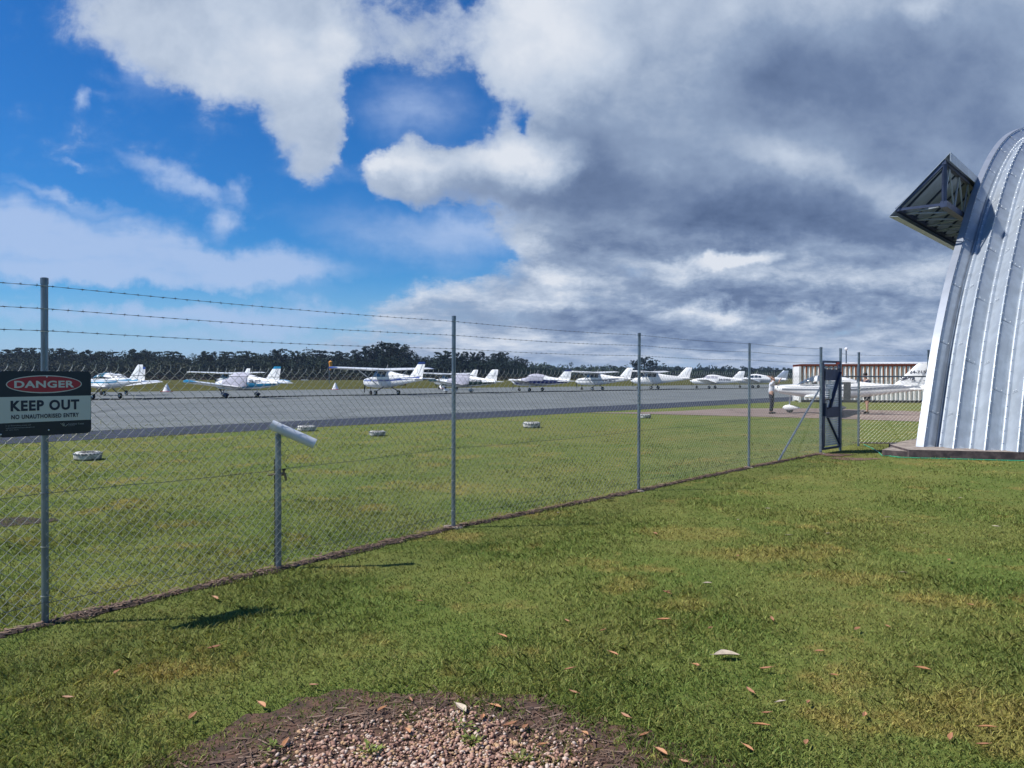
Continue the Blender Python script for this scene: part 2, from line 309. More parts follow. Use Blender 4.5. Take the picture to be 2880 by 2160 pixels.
# ------------------------------------------------------------------ mesh builder
class MB:
    def __init__(s): s.v = []; s.f = []; s.mi = []; s.mats = []
    def mid(s, m):
        if m not in s.mats: s.mats.append(m)
        return s.mats.index(m)
    def add(s, vs, fs, m):
        o = len(s.v); k = s.mid(m); s.v.extend([tuple(q) for q in vs])
        for f in fs: s.f.append(tuple(i+o for i in f)); s.mi.append(k)
    def box(s, c, size, m, ax=None):
        ax = ax or ((1, 0, 0), (0, 1, 0), (0, 0, 1)); c = Vector(c)
        a, b_, d = [Vector(x)*(h/2) for x, h in zip(ax, size)]
        vs = [c+a*i+b_*j+d*k for i in (-1, 1) for j in (-1, 1) for k in (-1, 1)]
        s.add(vs, [(0, 1, 3, 2), (4, 6, 7, 5), (0, 4, 5, 1), (2, 3, 7, 6), (0, 2, 6, 4), (1, 5, 7, 3)], m)
    def beam(s, p, q, wd, ht, m, up=(0, 0, 1)):
        p, q = Vector(p), Vector(q); d = (q-p); L = d.length; d.normalize(); u = Vector(up)
        if abs(d.dot(u)) > .98: u = Vector((1, 0, 0))
        sd_ = d.cross(u).normalized(); uu = sd_.cross(d)
        s.box((p+q)/2, (L, wd, ht), m, (d, sd_, uu))
    def path(s, pts, r, m, n=6, cap=True):
        pts = [Vector(p) for p in pts]; rs = r if isinstance(r, (list, tuple)) else [r]*len(pts); vs = []; fs = []
        pa = None
        for i, p in enumerate(pts):
            d = (pts[min(i+1, len(pts)-1)]-pts[max(i-1, 0)])
            if d.length < 1e-9: d = Vector((0, 0, 1))
            d.normalize()
            if pa is None:
                u = Vector((0, 0, 1)) if abs(d.z) < .9 else Vector((1, 0, 0)); pa = d.cross(u).normalized()
            else:
                pa = (pa-d*pa.dot(d)).normalized()
            pb = d.cross(pa)
            for k in range(n):
                a = 2*pi*k/n; vs.append(p+(pa*math.cos(a)+pb*math.sin(a))*rs[i])
        for i in range(len(pts)-1):
            for k in range(n):
                k2 = (k+1) % n; fs.append((i*n+k, i*n+k2, (i+1)*n+k2, (i+1)*n+k))
        if cap: fs.append(tuple(range(n))[::-1]); fs.append(tuple((len(pts)-1)*n+k for k in range(n)))
        s.add(vs, fs, m)
    def loft(s, rings, m, close=True, cap=True):
        n = len(rings[0]); vs = [p for r_ in rings for p in r_]; fs = []
        for i in range(len(rings)-1):
            for k in range(n if close else n-1):
                k2 = (k+1) % n; fs.append((i*n+k, i*n+k2, (i+1)*n+k2, (i+1)*n+k))
        if cap and close: fs.append(tuple(range(n))[::-1]); fs.append(tuple((len(rings)-1)*n+k for k in range(n)))
        s.add(vs, fs, m)
    def sphere(s, c, r, m, seg=10, rng=6):
        c = Vector(c); r = r if isinstance(r, (tuple, list)) else (r, r, r)
        rings = []
        for i in range(rng+1):
            th = pi*i/rng; rr = max(math.sin(th), 1e-3)
            rings.append([c+Vector((r[0]*rr*math.cos(2*pi*k/seg), r[1]*rr*math.sin(2*pi*k/seg), r[2]*math.cos(th))) for k in range(seg)])
        s.loft(rings, m)
    def revolve(s, prof, c, m, seg=20):     # prof: (r, z) closed outline round z
        c = Vector(c); n = len(prof); vs = []; fs = []
        for k in range(seg):
            a = 2*pi*k/seg
            for (r, z) in prof: vs.append(c+Vector((r*math.cos(a), r*math.sin(a), z)))
        for k in range(seg):
            for i in range(n):
                i2 = (i+1) % n; k2 = (k+1) % seg; fs.append((k*n+i, k2*n+i, k2*n+i2, k*n+i2))
        s.add(vs, fs, m)
    def obj(s, name, parent=None, smooth=True, angle=35, loc=None):
        me = bpy.data.meshes.new(name); me.from_pydata(s.v, [], s.f)
        for m in s.mats: me.materials.append(m)
        me.polygons.foreach_set('material_index', s.mi)
        me.update()
        if smooth:
            me.polygons.foreach_set('use_smooth', [True]*len(me.polygons))
            try: me.set_sharp_from_angle(angle=R(angle))
            except Exception: pass
        o = bpy.data.objects.new(name, me); C.objects.link(o)
        if parent is not None: o.parent = parent
        if loc is not None: o.location = loc
        return o
def tag(o, label=None, cat=None, group=None, kind=None):
    if label: o['label'] = label
    if cat: o['category'] = cat
    if group: o['group'] = group
    if kind: o['kind'] = kind
    return o
def thing(name, label, cat, loc=(0, 0, 0), rz=0.0, group=None, sc=1.0):
    o = bpy.data.objects.new(name, None); C.objects.link(o); o.location = loc; o.rotation_euler = (0, 0, rz); o.scale = (sc, sc, sc)
    o.empty_display_size = .3
    return tag(o, label, cat, group)
def npmesh(name, V, Fc, mats, parent=None, smooth=False):
    me = bpy.data.meshes.new(name); V = np.asarray(V, dtype=np.float32); Fc = np.asarray(Fc, dtype=np.int32); k = Fc.shape[1]
    me.vertices.add(len(V)); me.vertices.foreach_set('co', V.ravel())
    me.loops.add(Fc.size); me.loops.foreach_set('vertex_index', Fc.ravel())
    me.polygons.add(len(Fc)); me.polygons.foreach_set('loop_start', np.arange(0, Fc.size, k, dtype=np.int32))
    for m in mats: me.materials.append(m)
    me.update(calc_edges=True); me.validate()
    if smooth: me.polygons.foreach_set('use_smooth', [True]*len(me.polygons))
    o = bpy.data.objects.new(name, me); C.objects.link(o)
    if parent is not None: o.parent = parent
    return o
def poly(name, pts, z, m, kind='structure'):
    b = MB(); b.add([(p[0], p[1], z) for p in pts], [tuple(range(len(pts)))], m); o = b.obj(name, smooth=False); tag(o, kind=kind); return o

def text_pts(txt, bold=0.0, shear=0.0, spacing=1.0):
    cu = bpy.data.curves.new('t', 'FONT'); cu.body = txt; cu.size = 1; cu.offset = bold; cu.shear = shear; cu.space_character = spacing; cu.resolution_u = 4
    o = bpy.data.objects.new('t', cu); C.objects.link(o); bpy.context.view_layer.update()
    me = o.evaluated_get(bpy.context.evaluated_depsgraph_get()).to_mesh()
    vs = [(v.co.x, v.co.y) for v in me.vertices]; fs = [tuple(p.vertices) for p in me.polygons]
    o.evaluated_get(bpy.context.evaluated_depsgraph_get()).to_mesh_clear()
    bpy.data.objects.remove(o); bpy.data.curves.remove(cu)
    xs = [v[0] for v in vs]; ys = [v[1] for v in vs]; x0, x1, y0, y1 = min(xs), max(xs), min(ys), max(ys)
    return [((x-x0)/(x1-x0), (y-y0)/(y1-y0)) for x, y in vs], fs

# ------------------------------------------------------------------ ground, taxiway, path
gb = MB()
N = 60; ext = 4200
xs = [-ext + 2*ext*i/N for i in range(N+1)]
gb.add([(x, y-200, 0) for y in xs for x in xs], [(j*(N+1)+i, j*(N+1)+i+1, (j+1)*(N+1)+i+1, (j+1)*(N+1)+i) for j in range(N) for i in range(N)], M_LAWN)
tag(gb.obj('ground', smooth=False), kind='structure')
def lerp(a, b, k): return (a[0]+(b[0]-a[0])*k, a[1]+(b[1]-a[1])*k)
nA, nB = G(0, 1251), G(1600, 1163); dA, dB = G(0, 1225), G(2110, 1122); fA, fB = G(260, 1103), G(1640, 1087)
def wob(a, b, k0, k1, n, amp):
    out = []
    for i in range(n+1):
        k = k0+(k1-k0)*i/n; p = lerp(a, b, k); out.append((p[0]+random.uniform(-amp, amp), p[1]+random.uniform(-amp, amp)))
    return out
poly('taxiway', wob(dA, dB, -3, 5, 8, 0) + wob(fA, fB, 4, -3, 8, 0), .004, M_ASPH)
poly('taxiway_edge', wob(nA, nB, -6, 2.0, 260, .09) + [lerp(nA, nB, 4)] + wob(dA, dB, 2.4, -3, 4, 0), .008, M_NEW)
pp = [(1640, 1161.5), (1760, 1160.5), (1900, 1157), (2050, 1149), (2310, 1149), (2600, 1158), (3100, 1172), (3100, 1200), (2580, 1186), (2310, 1177), (2110, 1172), (1950, 1168), (1760, 1163.5)]
poly('path', [G(*p) for p in pp], .012, M_PATH)
fieldm = bpy.data.materials.new('dry airfield grass'); fieldm.use_nodes = True; t = NT(fieldm.node_tree); b = t.n['Principled BSDF']; g = t.new('ShaderNodeNewGeometry').outputs['Position']
c = t.mix(t.step(t.noise(t.vm('MULTIPLY', g, (.4, 1, 1)), .09, 6, .65), .38, .6), (.07, .065, .028, 1), (.095, .1, .034, 1)); c = t.mix(t.m('MULTIPLY', t.step(t.noise(g, .7, 5, .7), .45, .7), .5), c, (.06, .06, .028, 1))
t.l.new(c, b.inputs['Base Color']); b.inputs['Roughness'].default_value = 1; b.inputs['Specular IOR Level'].default_value = 0
poly('airfield_grass', [lerp(fA, fB, -12), lerp(fA, fB, 14), (1500, 3400), (-1500, 3400)], .002, fieldm)
# faint pale seams along the taxiway
M_SEAM = mat('pale worn line', (.3, .31, .3), .9, nscale=2, col2=(.2, .2, .2))
for (a, b_, wd) in ((G(257, 1141), G(700, 1130.5), .12), (G(259, 1174), G(700, 1159.5), .07)):
    d = (b_-a).normalized(); n_ = Vector((-d.y, d.x, 0))*wd; p = a-d*30; q = a+d*150
    poly('painted_line', [p-n_, q-n_, q+n_, p+n_], .012, M_SEAM)

# ------------------------------------------------------------------ fence
Pp = [(127, 1755, 781), (1275, 1484, 888), (1796, 1380, 936), (2106, 1315, 965)]
def base(px, py): g_ = G(px, py); return Vector((g_.x, g_.y, 0))
P = [base(a, b_) for a, b_, c_ in Pp]
P0 = P[0] - (P[1]-P[0]).normalized()*3.9
PA = base(2308, 1276); PB = base(2363, 1267); PC = base(2414.5, 1255); PD = Vector((10.42, 19.25, 0))
def chain(bm_, p, q, D=.083, V=.083, z0=.06, z1=1.84, r=.0019, side=.032, sub=3, tips=True):
    e = (q-p); L = e.length; e.normalize(); nrm = Vector((e.y, -e.x, 0))
    if nrm.dot(-p) < 0: nrm = -nrm
    nw = int(L/(D/2)); hz = V/2; nh = int((z1-z0)/hz)
    vs = []; fs = []
    fr_ = [(0, 0, 0), (.14, .07, .9), (.86, .93, .9)] if sub == 3 else [(0, 0, .4)]
    for k in range(nw):
        x0 = k*D/2; up0 = (k % 2 == 0); pts = []
        jx = random.gauss(0, .0012)
        for i in range(nh):
            right = (i % 2 == 0) == up0
            for (f, g_, dep) in fr_:
                xx = g_ if right else 1-g_
                pts.append((x0+jx+xx*D/2, z0+(i+f)*hz, (dep if right else -dep)*r*1.15))
        right = (nh % 2 == 0) == up0; xx = 0 if right else 1
        pts.append((x0+xx*D/2, z0+nh*hz, 0))
        if tips:
            if right is False: pts.append((x0+D/2+.008+random.uniform(-.004, .006), z0+nh*hz+.018, .002)); pts.append((x0+D/2+.004+random.uniform(-.006, .008), z0+nh*hz+random.uniform(.035, .05), .002))
            else: pts.append((x0+D*.12, z0+nh*hz+.022, -.002))
        o = len(vs)
        for j, (s_, z, dp) in enumerate(pts):
            c_ = p + e*s_ + nrm*(side+dp); c_.z = z
            a = pts[max(0, j-1)]; b_ = pts[min(len(pts)-1, j+1)]; tx, tz = b_[0]-a[0], b_[1]-a[1]; tl = math.hypot(tx, tz) or 1
            pe = Vector((e.x*(-tz/tl), e.y*(-tz/tl), tx/tl))
            for sx, sy in ((1, 0), (0, 1), (-1, 0), (0, -1)): vs.append(c_+pe*(sx*r)+nrm*(sy*r))
        for j in range(len(pts)-1):
            for q_ in range(4): fs.append((o+j*4+q_, o+j*4+(q_+1) % 4, o+j*4+4+(q_+1) % 4, o+j*4+4+q_))
    bm_.add(vs, fs, M_WIRE)
    for z, rr in ((z1-.07, .0022), (.93, .0022), (.16, .0022)):
        if q.y > 18 and z < 1: continue
        n_ = max(4, int(L/.28)); pt = []
        for i in range(n_+1):
            c_ = p+e*(L*i/n_)+nrm*(side+.006); c_.z = z+random.uniform(-.006, .006)-.02*math.sin(pi*i/n_); pt.append(c_)
        bm_.path(pt, rr, M_BARB, 5)
def barbs(bm_, pts, z):
    for a, b_ in zip(pts[:-1], pts[1:]):
        e = b_-a; L = e.length; e.normalize(); nrm = Vector((e.y, -e.x, 0)); nrm = nrm if nrm.dot(-a) > 0 else -nrm
        n_ = max(2, int(L/.1)); line = [[], []]
        for i in range(n_*2+1):
            s_ = L*i/(n_*2); c_ = a+e*s_+nrm*.028; c_.z = z-.018*math.sin(pi*s_/L); ph = i*pi/2
            for w_ in (0, 1): line[w_].append(c_+nrm*.0014*math.cos(ph+w_*pi)+Vector((0, 0, .0014*math.sin(ph+w_*pi))))
            if i % 2 == 1 and i > 0:
                for t_ in range(4):
                    an = random.uniform(0, 2*pi); dv = (nrm*math.cos(an)+Vector((0, 0, 1))*math.sin(an))*.014+e*random.uniform(-.005, .005)
                    bm_.path([c_, c_+dv], [.0016, .0006], M_BARB, 3, False)
                bm_.path([c_-e*.007, c_+e*.007], .0036, M_BARB, 5)
        for w_ in (0, 1): bm_.path(line[w_], .0014, M_BARB, 4)
def post(parent, p, h, r=.0238, name='post', lean=(0, 0)):
    b_ = MB(); b_.path([p+Vector((0, 0, -.1)), p+Vector((lean[0], lean[1], h-.03))], r, M_GALV, 16)
    b_.path([p+Vector((lean[0], lean[1], h-.045)), p+Vector((lean[0], lean[1], h-.004)), p+Vector((lean[0], lean[1], h))], [r*1.1, r*1.1, r*.8], M_GALV, 16)
    for z in (.2, .55, .93, 1.35, 1.76, 2.07, 2.23, 2.39):
        if z < h-.04: b_.revolve([(r, -.0025), (r+.004, -.0025), (r+.004, .0025), (r, .0025)], p+Vector((lean[0]*z/h, lean[1]*z/h, z)), M_WIRE, 12)
    return b_.obj(name, parent)
fence = thing('chain_link_fence', 'long chain link fence with three barbed wire strands running along the lawn to the gate', 'fence', (0, 0, 0))
dfn = (P[1]-P[0]).normalized()
hts = [2.45]
post(fence, P0, 2.45)
for (px, by, ty), p in zip(Pp, P): post(fence, p, EYE+(1060-ty)/F*p.y, lean=(.008, 0))
post(fence, PA, EYE+(1060-976)/F*PA.y, .031)
for a, b_, sb in ((P0, P[0], 3), (P[0], P[1], 3), (P[1], P[2], 3), (P[2], P[3], 3), (P[3], PA, 3)):
    mb = MB(); chain(mb, a, b_, sub=sb); mb.obj('wire_mesh', fence, smooth=False)
for z in (2.39, 2.23, 2.075):
    mb = MB(); barbs(mb, [P0]+P+[PA], z); mb.obj('barbed_wire', fence, smooth=False)
bf = base(2188, 1295); tp = PA.copy(); tp.z = 1.53
mb = MB(); mb.path([bf+Vector((0, 0, -.03)), tp], .021, M_GALV, 12); mb.obj('brace', fence)
for p in P[1:]+[PA]:      # rough concrete footings
    mb = MB()
    for k in range(7):
        a = random.uniform(0, 6.28); rr = random.uniform(.02, .1); s_ = random.uniform(.03, .07)
        mb.sphere(p+Vector((rr*math.cos(a), rr*math.sin(a), 0)), (s_, s_, .022), M_CONC, 7, 4)
    mb.obj('footing', fence)
# short return past the gate
f2 = thing('chain_link_fence', 'short chain link return with a steel top rail between the gate and the metal hangar', 'fence', (0, 0, 0))
post(f2, PB, EYE+(1060-979.5)/F*PB.y, .031); post(f2, PC, EYE+(1060-990.5)/F*PC.y, .028); post(f2, PD, 2.43, .026)
for a, b_ in ((PB, PC), (PC, PD)):
    mb = MB(); chain(mb, a, b_, D=.095, V=.095, z0=.08, z1=1.74, tips=False); mb.obj('wire_mesh', f2, smooth=False)
mb = MB()
for a, b_ in ((PB, PC), (PC, PD)): mb.path([a+Vector((0, 0, 1.76)), b_+Vector((0, 0, 1.76))], .018, M_GALV, 10)
mb.obj('top_rail', f2)
for z in (2.3, 2.1):
    mb = MB(); barbs(mb, [PB, PC, PD], z); mb.obj('barbed_wire', f2, smooth=False)
mb = MB(); mb.beam(PC+Vector((-.32, -.06, 1.16)), PC+Vector((-.32, -.06, 1.62)), .19, .006, M_CONCD, up=(.1, -1, 0))
M_BOARD = mat('grey brown board', (.22, .19, .18), .8, nscale=6)
mb.mats = [M_BOARD]; o = mb.obj('notice_board', smooth=False); tag(o, 'blank grey brown board wired to the fence just right of the gate', 'notice')
# gate
M_HOOD2 = mat('pale gate slats', (.62, .66, .7), .5, .3, nscale=3)
ge = (PB-PA).normalized(); gn = Vector((ge.y, -ge.x, 0)); gL = (PB-PA).length
gate = thing('gate', 'closed grey steel pedestrian gate with slatted infill and dark diagonal braces', 'gate', PA, math.atan2(ge.y, ge.x))
Z = 2.12; fx0, fx1 = .06, gL-.06
mb = MB()
for x in (fx0+.03, fx1-.02): mb.box((x, 0, .08+Z/2-.04), (.06, .05, Z-.08), M_DSTEEL)
mb.box(((fx0+fx1)/2, 0, Z-.02), (fx1-fx0-.1, .05, .05), M_DSTEEL); mb.box(((fx0+fx1)/2, 0, .10), (fx1-fx0-.1, .05, .05), M_DSTEEL)
mb.box(((fx0+fx1)/2, 0, Z-.16), (fx1-fx0-.1, .045, .03), M_GALV)
mb.box((fx0+.115, .012, 1.08), (.11, .03, 1.88), M_DSTEEL)
mb.obj('gate_frame', gate, smooth=False)
mb = MB(); n_ = 34
for i in range(n_):
    z = .16+i*(Z-.36)/n_; mb.box(((fx0+fx1)/2+.07, .0, z+.022), (fx1-fx0-.26, .012, (Z-.36)/n_-.008), M_HOOD2)
mb.obj('slat_panel', gate, smooth=False)
mb = MB(); mb.box(((fx0+fx1)/2+.03, -.018, Z-.32), (fx1-fx0-.2, .012, .26), M_DSTEEL); mb.obj('sheet_panel', gate, smooth=False); mb = MB(); mb.box(((fx0+fx1)/2+.08, -.018, .93), (fx1-fx0-.3, .012, .24), M_DSTEEL); mb.obj('sheet_panel', gate, smooth=False)
mb = MB(); mb.beam((fx0+.34, -.03, 1.05), (fx1-.06, -.03, 1.86), .02, .1, M_DSTEEL, (0, 1, 0)); mb.obj('brace', gate, smooth=False); mb = MB(); mb.beam((fx0+.26, -.03, .8), (fx1-.04, -.03, .16), .02, .05, M_DSTEEL, (0, 1, 0)); mb.obj('brace', gate, smooth=False)
mb = MB(); mb.path([(fx0+.08, -.04, 1.22), (fx0+.16, -.1, 1.24), (fx0+.24, -.1, 1.15), (fx0+.22, -.1, 1.05), (fx0+.1, -.04, 1.0)], .012, M_TYRE, 8); mb.box((fx0+.06, -.05, 1.0), (.05, .05, .3), M_DSTEEL); mb.obj('handle', gate)
mb = MB(); mb.box((fx1-.18, -.03, Z-.05), (.16, .02, .05), M_RED); mb.obj('latch_plate', gate, smooth=False)
mb = MB(); mb.box((.5*gL-.1, -.036, 1.36), (.1, .01, .22), M_SWHITE)
o = mb.obj('gate_notice', gate, smooth=False)

# ------------------------------------------------------------------ danger sign
se = dfn; sn = Vector((se.y, -se.x, 0)); sc_ = P[0]+sn*.047
sign = thing('warning_sign', 'black and white DANGER KEEP OUT sign with red oval on the nearest post', 'sign', (sc_.x, sc_.y, 1.34), math.atan2(se.y, se.x))
SW, SH_ = .6, .45
def rrect(x0, x1, z0, z1, r, y, m, b_, corners=(1, 1, 1, 1), th=.003):
    pts = []
    for (cx, cz, a0, on) in ((x1-r, z1-r, 0, corners[1]), (x0+r, z1-r, 90, corners[0]), (x0+r, z0+r, 180, corners[3]), (x1-r, z0+r, 270, corners[2])):
        if on:
            for k in range(7): a = R(a0+15*k); pts.append((cx+r*math.cos(a), cz+r*math.sin(a)))
        else: pts.append((cx+(r if a0 in (0, 270) else -r), cz+(r if a0 in (0, 90) else -r)))
    n = len(pts); b_.add([(x, y, z) for x, z in pts]+[(x, y+th, z) for x, z in pts], [tuple(range(n)), tuple(range(2*n-1, n-1, -1))]+[(i, i+n, (i+1) % n+n, (i+1) % n) for i in range(n)], m)
mb = MB(); rrect(-SW/2, SW/2, 0, SH_, .03, 0, M_BLACK, mb); mb.obj('sign_plate', sign, smooth=False)
fz = lambda f: SH_*(1-f)
mb = MB(); rrect(-SW/2+.003, SW/2-.003, fz(.785), fz(.392), .001, -.0012, M_SWHITE, mb, (0, 0, 0, 0), .001); mb.obj('white_band', sign, smooth=False)
def ell(cx, cz, a, b2, y, m, mb_): mb_.add([(cx+a*math.cos(2*pi*k/48), y, cz+b2*math.sin(2*pi*k/48)) for k in range(48)], [tuple(range(48))], m)
mb = MB(); ell(-.01, fz(.203), .245, .0625, -.0014, M_SWHITE, mb); ell(-.01, fz(.203), .2385, .056, -.002, M_SRED, mb); mb.obj('red_oval', sign, smooth=False)
def stext(txt, x0, x1, f0, f1, m, bold=0.0, y=-.003, name='lettering', sp=1.0):
    vs, fs = text_pts(txt, bold, 0, sp); b_ = MB(); b_.add([(x0+(x1-x0)*a, y, fz(f1)+(fz(f0)-fz(f1))*c_) for a, c_ in vs], fs, m); return b_.obj(name, sign, smooth=False)
stext('DANGER', -.205, .182, .148, .258, M_SWHITE, .035, sp=1.08)
stext('KEEP OUT', -.228, .216, .448, .612, M_STEXT, .042, sp=1.14)
stext('NO UNAUTHORISED ENTRY', -.224, .213, .664, .732, M_STEXT, .034, sp=1.14)
stext('In an Emergency please call', -.258, -.105, .818, .838, M_SGREY); stext('www.sunshinecoast.qld.gov.au', -.258, -.08, .852, .872, M_SGREY, .01); stext('07 5475 7272', -.258, -.18, .884, .9, M_SGREY)
stext('Sunshine Coast', .14, .248, .828, .853, M_SGREY, .012); stext('COUNCIL', .14, .185, .862, .874, M_SGREY)
mb = MB()
def lp(l, r): mb.path([(x, -.002, fz(z)) for x, z in l], r, M_SWHITE, 4)
lp([(.088, .825), (.1, .845), (.107, .868), (.112, .85), (.116, .83)], .0012); lp([(.1, .828), (.113, .862), (.122, .872), (.13, .858), (.137, .846)], .0014); lp([(.108, .815), (.107, .83), (.112, .85)], .0008)
mb.obj('emblem', sign)
for x, f in ((.01, .92), (.0, .085), (-.288, .95)): mb = MB(); mb.sphere((x, -.003, fz(f)), (.006, .004, .006), M_BOLT, 10, 6); mb.obj('bolt', sign)

# ------------------------------------------------------------------ tap post
TB = base(777, 1597)
TB = TB + Vector((.03, -.03, 0))
tap = thing('tap_post', 'short galvanised standpipe post with a brass tap and a tilted white pipe on top', 'tap', TB)
mb = MB(); mb.path([(0, 0, -.1), (0, 0, 1.235)], .0265, M_GALV, 18); mb.obj('post', tap)
mb = MB(); ax = Vector((.86, .2, -.42)).normalized(); c0 = Vector((.16, .02, 1.165+.06))-ax*.215+Vector((-.03, 0, .0))
ro, ri_ = .047, .042; u1 = ax.cross(Vector((0, 0, 1))).normalized(); u2 = u1.cross(ax)
rings = []
for (s_, r_) in ((0, ro), (.43, ro), (.43, ri_), (0, ri_), (0, ro)):
    rings.append([c0+ax*s_+(u1*math.cos(2*pi*k/24)+u2*math.sin(2*pi*k/24))*r_ for k in range(24)])
mb.loft(rings, M_PVC, cap=False); mb.obj('plastic_pipe', tap)
tz = .865
mb = MB(); mb.path([(-.09, .0, tz-.01), (-.02, 0, tz), (.045, 0, tz+.005), (.07, -.01, tz)], .009, M_BRASS, 8); mb.path([(.03, 0, tz), (.05, 0, tz)], .016, M_BRASS, 8)
mb.path([(.05, -.005, tz+.0), (.052, -.005, tz+.035)], .012, M_BRASS, 8); mb.path([(.06, -.01, tz), (.072, -.012, tz-.03), (.073, -.012, tz-.06)], [.012, .012, .009], M_BRASS, 8); mb.path([(.035, -.005, tz+.04), (.07, -.005, tz+.042)], .007, M_TYRE, 6); mb.obj('tap', tap)
mb = MB(); mb.path([(-.035, .01, 1.0), (-.034, .01, .3), (-.036, .01, .02)], .006, M_TYRE, 6); mb.obj('conduit', tap)

# ------------------------------------------------------------------ hangar
a_ = Vector((.747, -.665, 0)); n_v = Vector((.665, .747, 0)); B0 = Vector((9.18, 17.46, 0))
arc = [(0, .17), (.5, 1.1), (1.27, 2.42), (2.0, 3.42), (2.74, 4.27), (3.8, 5.28), (5.0, 6.4), (6.32, 7.44), (8.0, 8.5), (10.0, 9.45), (12.3, 10.25), (14.6, 10.85), (17, 11.2), (19, 11.3)]
arc = arc + [(38-s_, z) for s_, z in arc[::-1][1:]]
def crom(pts, per):
    out = []; n = len(pts)
    for i in range(n-1):
        p0, p1, p2, p3 = pts[max(i-1, 0)], pts[i], pts[i+1], pts[min(i+2, n-1)]
        for k in range(per):
            t_ = k/per; out.append(tuple(.5*((2*p1[j])+(-p0[j]+p2[j])*t_+(2*p0[j]-5*p1[j]+4*p2[j]-p3[j])*t_*t_+(-p0[j]+3*p1[j]-3*p2[j]+p3[j])*t_**3) for j in (0, 1)))
    out.append(pts[-1]); return out
AC = crom(arc, 6)
def anorm(i):
    p, q = AC[max(i-1, 0)], AC[min(i+1, len(AC)-1)]; tx, tz_ = q[0]-p[0], q[1]-p[1]; l = math.hypot(tx, tz_); return (-tz_/l, tx/l)   # outward
def hpt(t_, i, o_):
    nx, nz = anorm(i); s_, z = AC[i]; zz_ = z+nz*o_*(0 if i in (0, len(AC)-1) else 1)
    p = B0+a_*t_+n_v*(s_+nx*o_); return Vector((p.x, p.y, max(zz_, .12)))
hangar = thing('hangar', 'silver ribbed metal arch hangar on a concrete slab beside the lawn', 'hangar', (0, 0, 0))
PER = .6
prof = [(0, 0.035), (.012, .035), (.014, 0), (.10, -.1), (.215, -.235), (.228, -.26), (.243, -.236), (.262, -.215), (.285, -.207), (.308, -.215), (.325, -.235), (.338, -.25), (.352, -.235), (.37, -.218), (.48, -.11), (.575, -.006), (.582, .002), (.6, .002)]
cl = [0]
for i in range(1, len(AC)): cl.append(cl[-1]+math.hypot(AC[i][0]-AC[i-1][0], AC[i][1]-AC[i-1][1]))
for k in range(16):
    t0 = .15+k*PER; mb = MB()
    rings = [[hpt(t0+tt, i, oo) for tt, oo in prof] for i in range(len(AC))]
    mb.loft(rings, M_SHEET, close=False)
    if k < 5:
        for off, oo in ((.022, .006), (.285, -.202), (.588, .006)):      # bolt heads down each seam
            s_ = .18+.05*(k % 3)
            while s_ < 26:
                i = int(np.searchsorted(cl, s_)); i = min(max(i, 1), len(AC)-2); f_ = (s_-cl[i-1])/(cl[i]-cl[i-1])
                q = hpt(t0+off, i-1, oo).lerp(hpt(t0+off, i, oo), f_); mb.sphere(q, .016, M_BOLT, 6, 4); s_ += .3
        s_ = .9+(k*1.35 % 2.1)
        while s_ < 24:          # lapped sheet joints
            i = int(np.searchsorted(cl, s_)); i = min(max(i, 1), len(AC)-2); f_ = (s_-cl[i-1])/(cl[i]-cl[i-1])
            for (ja, jb) in ((3, 4), (13, 14)):
                pa_ = hpt(t0+prof[ja-1][0]+.005, i-1, prof[ja-1][1]).lerp(hpt(t0+prof[ja-1][0]+.005, i, prof[ja-1][1]), f_)
                pb_ = hpt(t0+prof[jb+1 if jb < 10 else 14][0], i-1, prof[jb+1 if jb < 10 else 14][1]).lerp(hpt(t0+prof[jb+1 if jb < 10 else 14][0], i, prof[jb+1 if jb < 10 else 14][1]), f_)
                mb.path([pa_, pb_], .006, M_GREY, 4)
                for e_ in (.3, .7): mb.sphere(pa_.lerp(pb_, e_)+Vector((0, 0, .05)), .012, M_BOLT, 6, 4)
            s_ += 1.9
    mb.obj('roof_panel', hangar, angle=28)
mb = MB()
rings = [[hpt(0, i, .03), hpt(.165, i, .042), hpt(.165, i, .0), hpt(0.02, i, -.0), hpt(0, i, -.3)] for i in range(len(AC))]
mb.loft(rings, M_TRIM, close=False); mb.obj('end_trim', hangar, angle=30)
# end wall with sliding doors, set back behind the arch edge
mb = MB(); ps = [B0+a_*.35+n_v*s_+Vector((0, 0, max(z-.25, .1))) for s_, z in AC]
bs = [Vector((p.x, p.y, .1)) for p in ps]; n_ = len(ps)
mb.add(ps+bs, [(i, i+1, i+1+n_, i+n_) for i in range(n_-1)], M_GREY); mb.obj('end_wall', hangar, smooth=False)
for k in range(4):
    mb = MB(); c_ = B0+a_*.27+n_v*(9+k*5.1)+Vector((0, 0, 2.9)); mb.box(c_, (5, .08, 5.2), M_SHEET, (n_v, a_, (0, 0, 1)))
    for j in range(16): mb.box(c_-n_v*2.4+n_v*j*.32-a_*.055, (.05, .03, 5.1), M_SHEET, (n_v, a_, (0, 0, 1)))
    mb.obj('sliding_door', hangar, smooth=False)
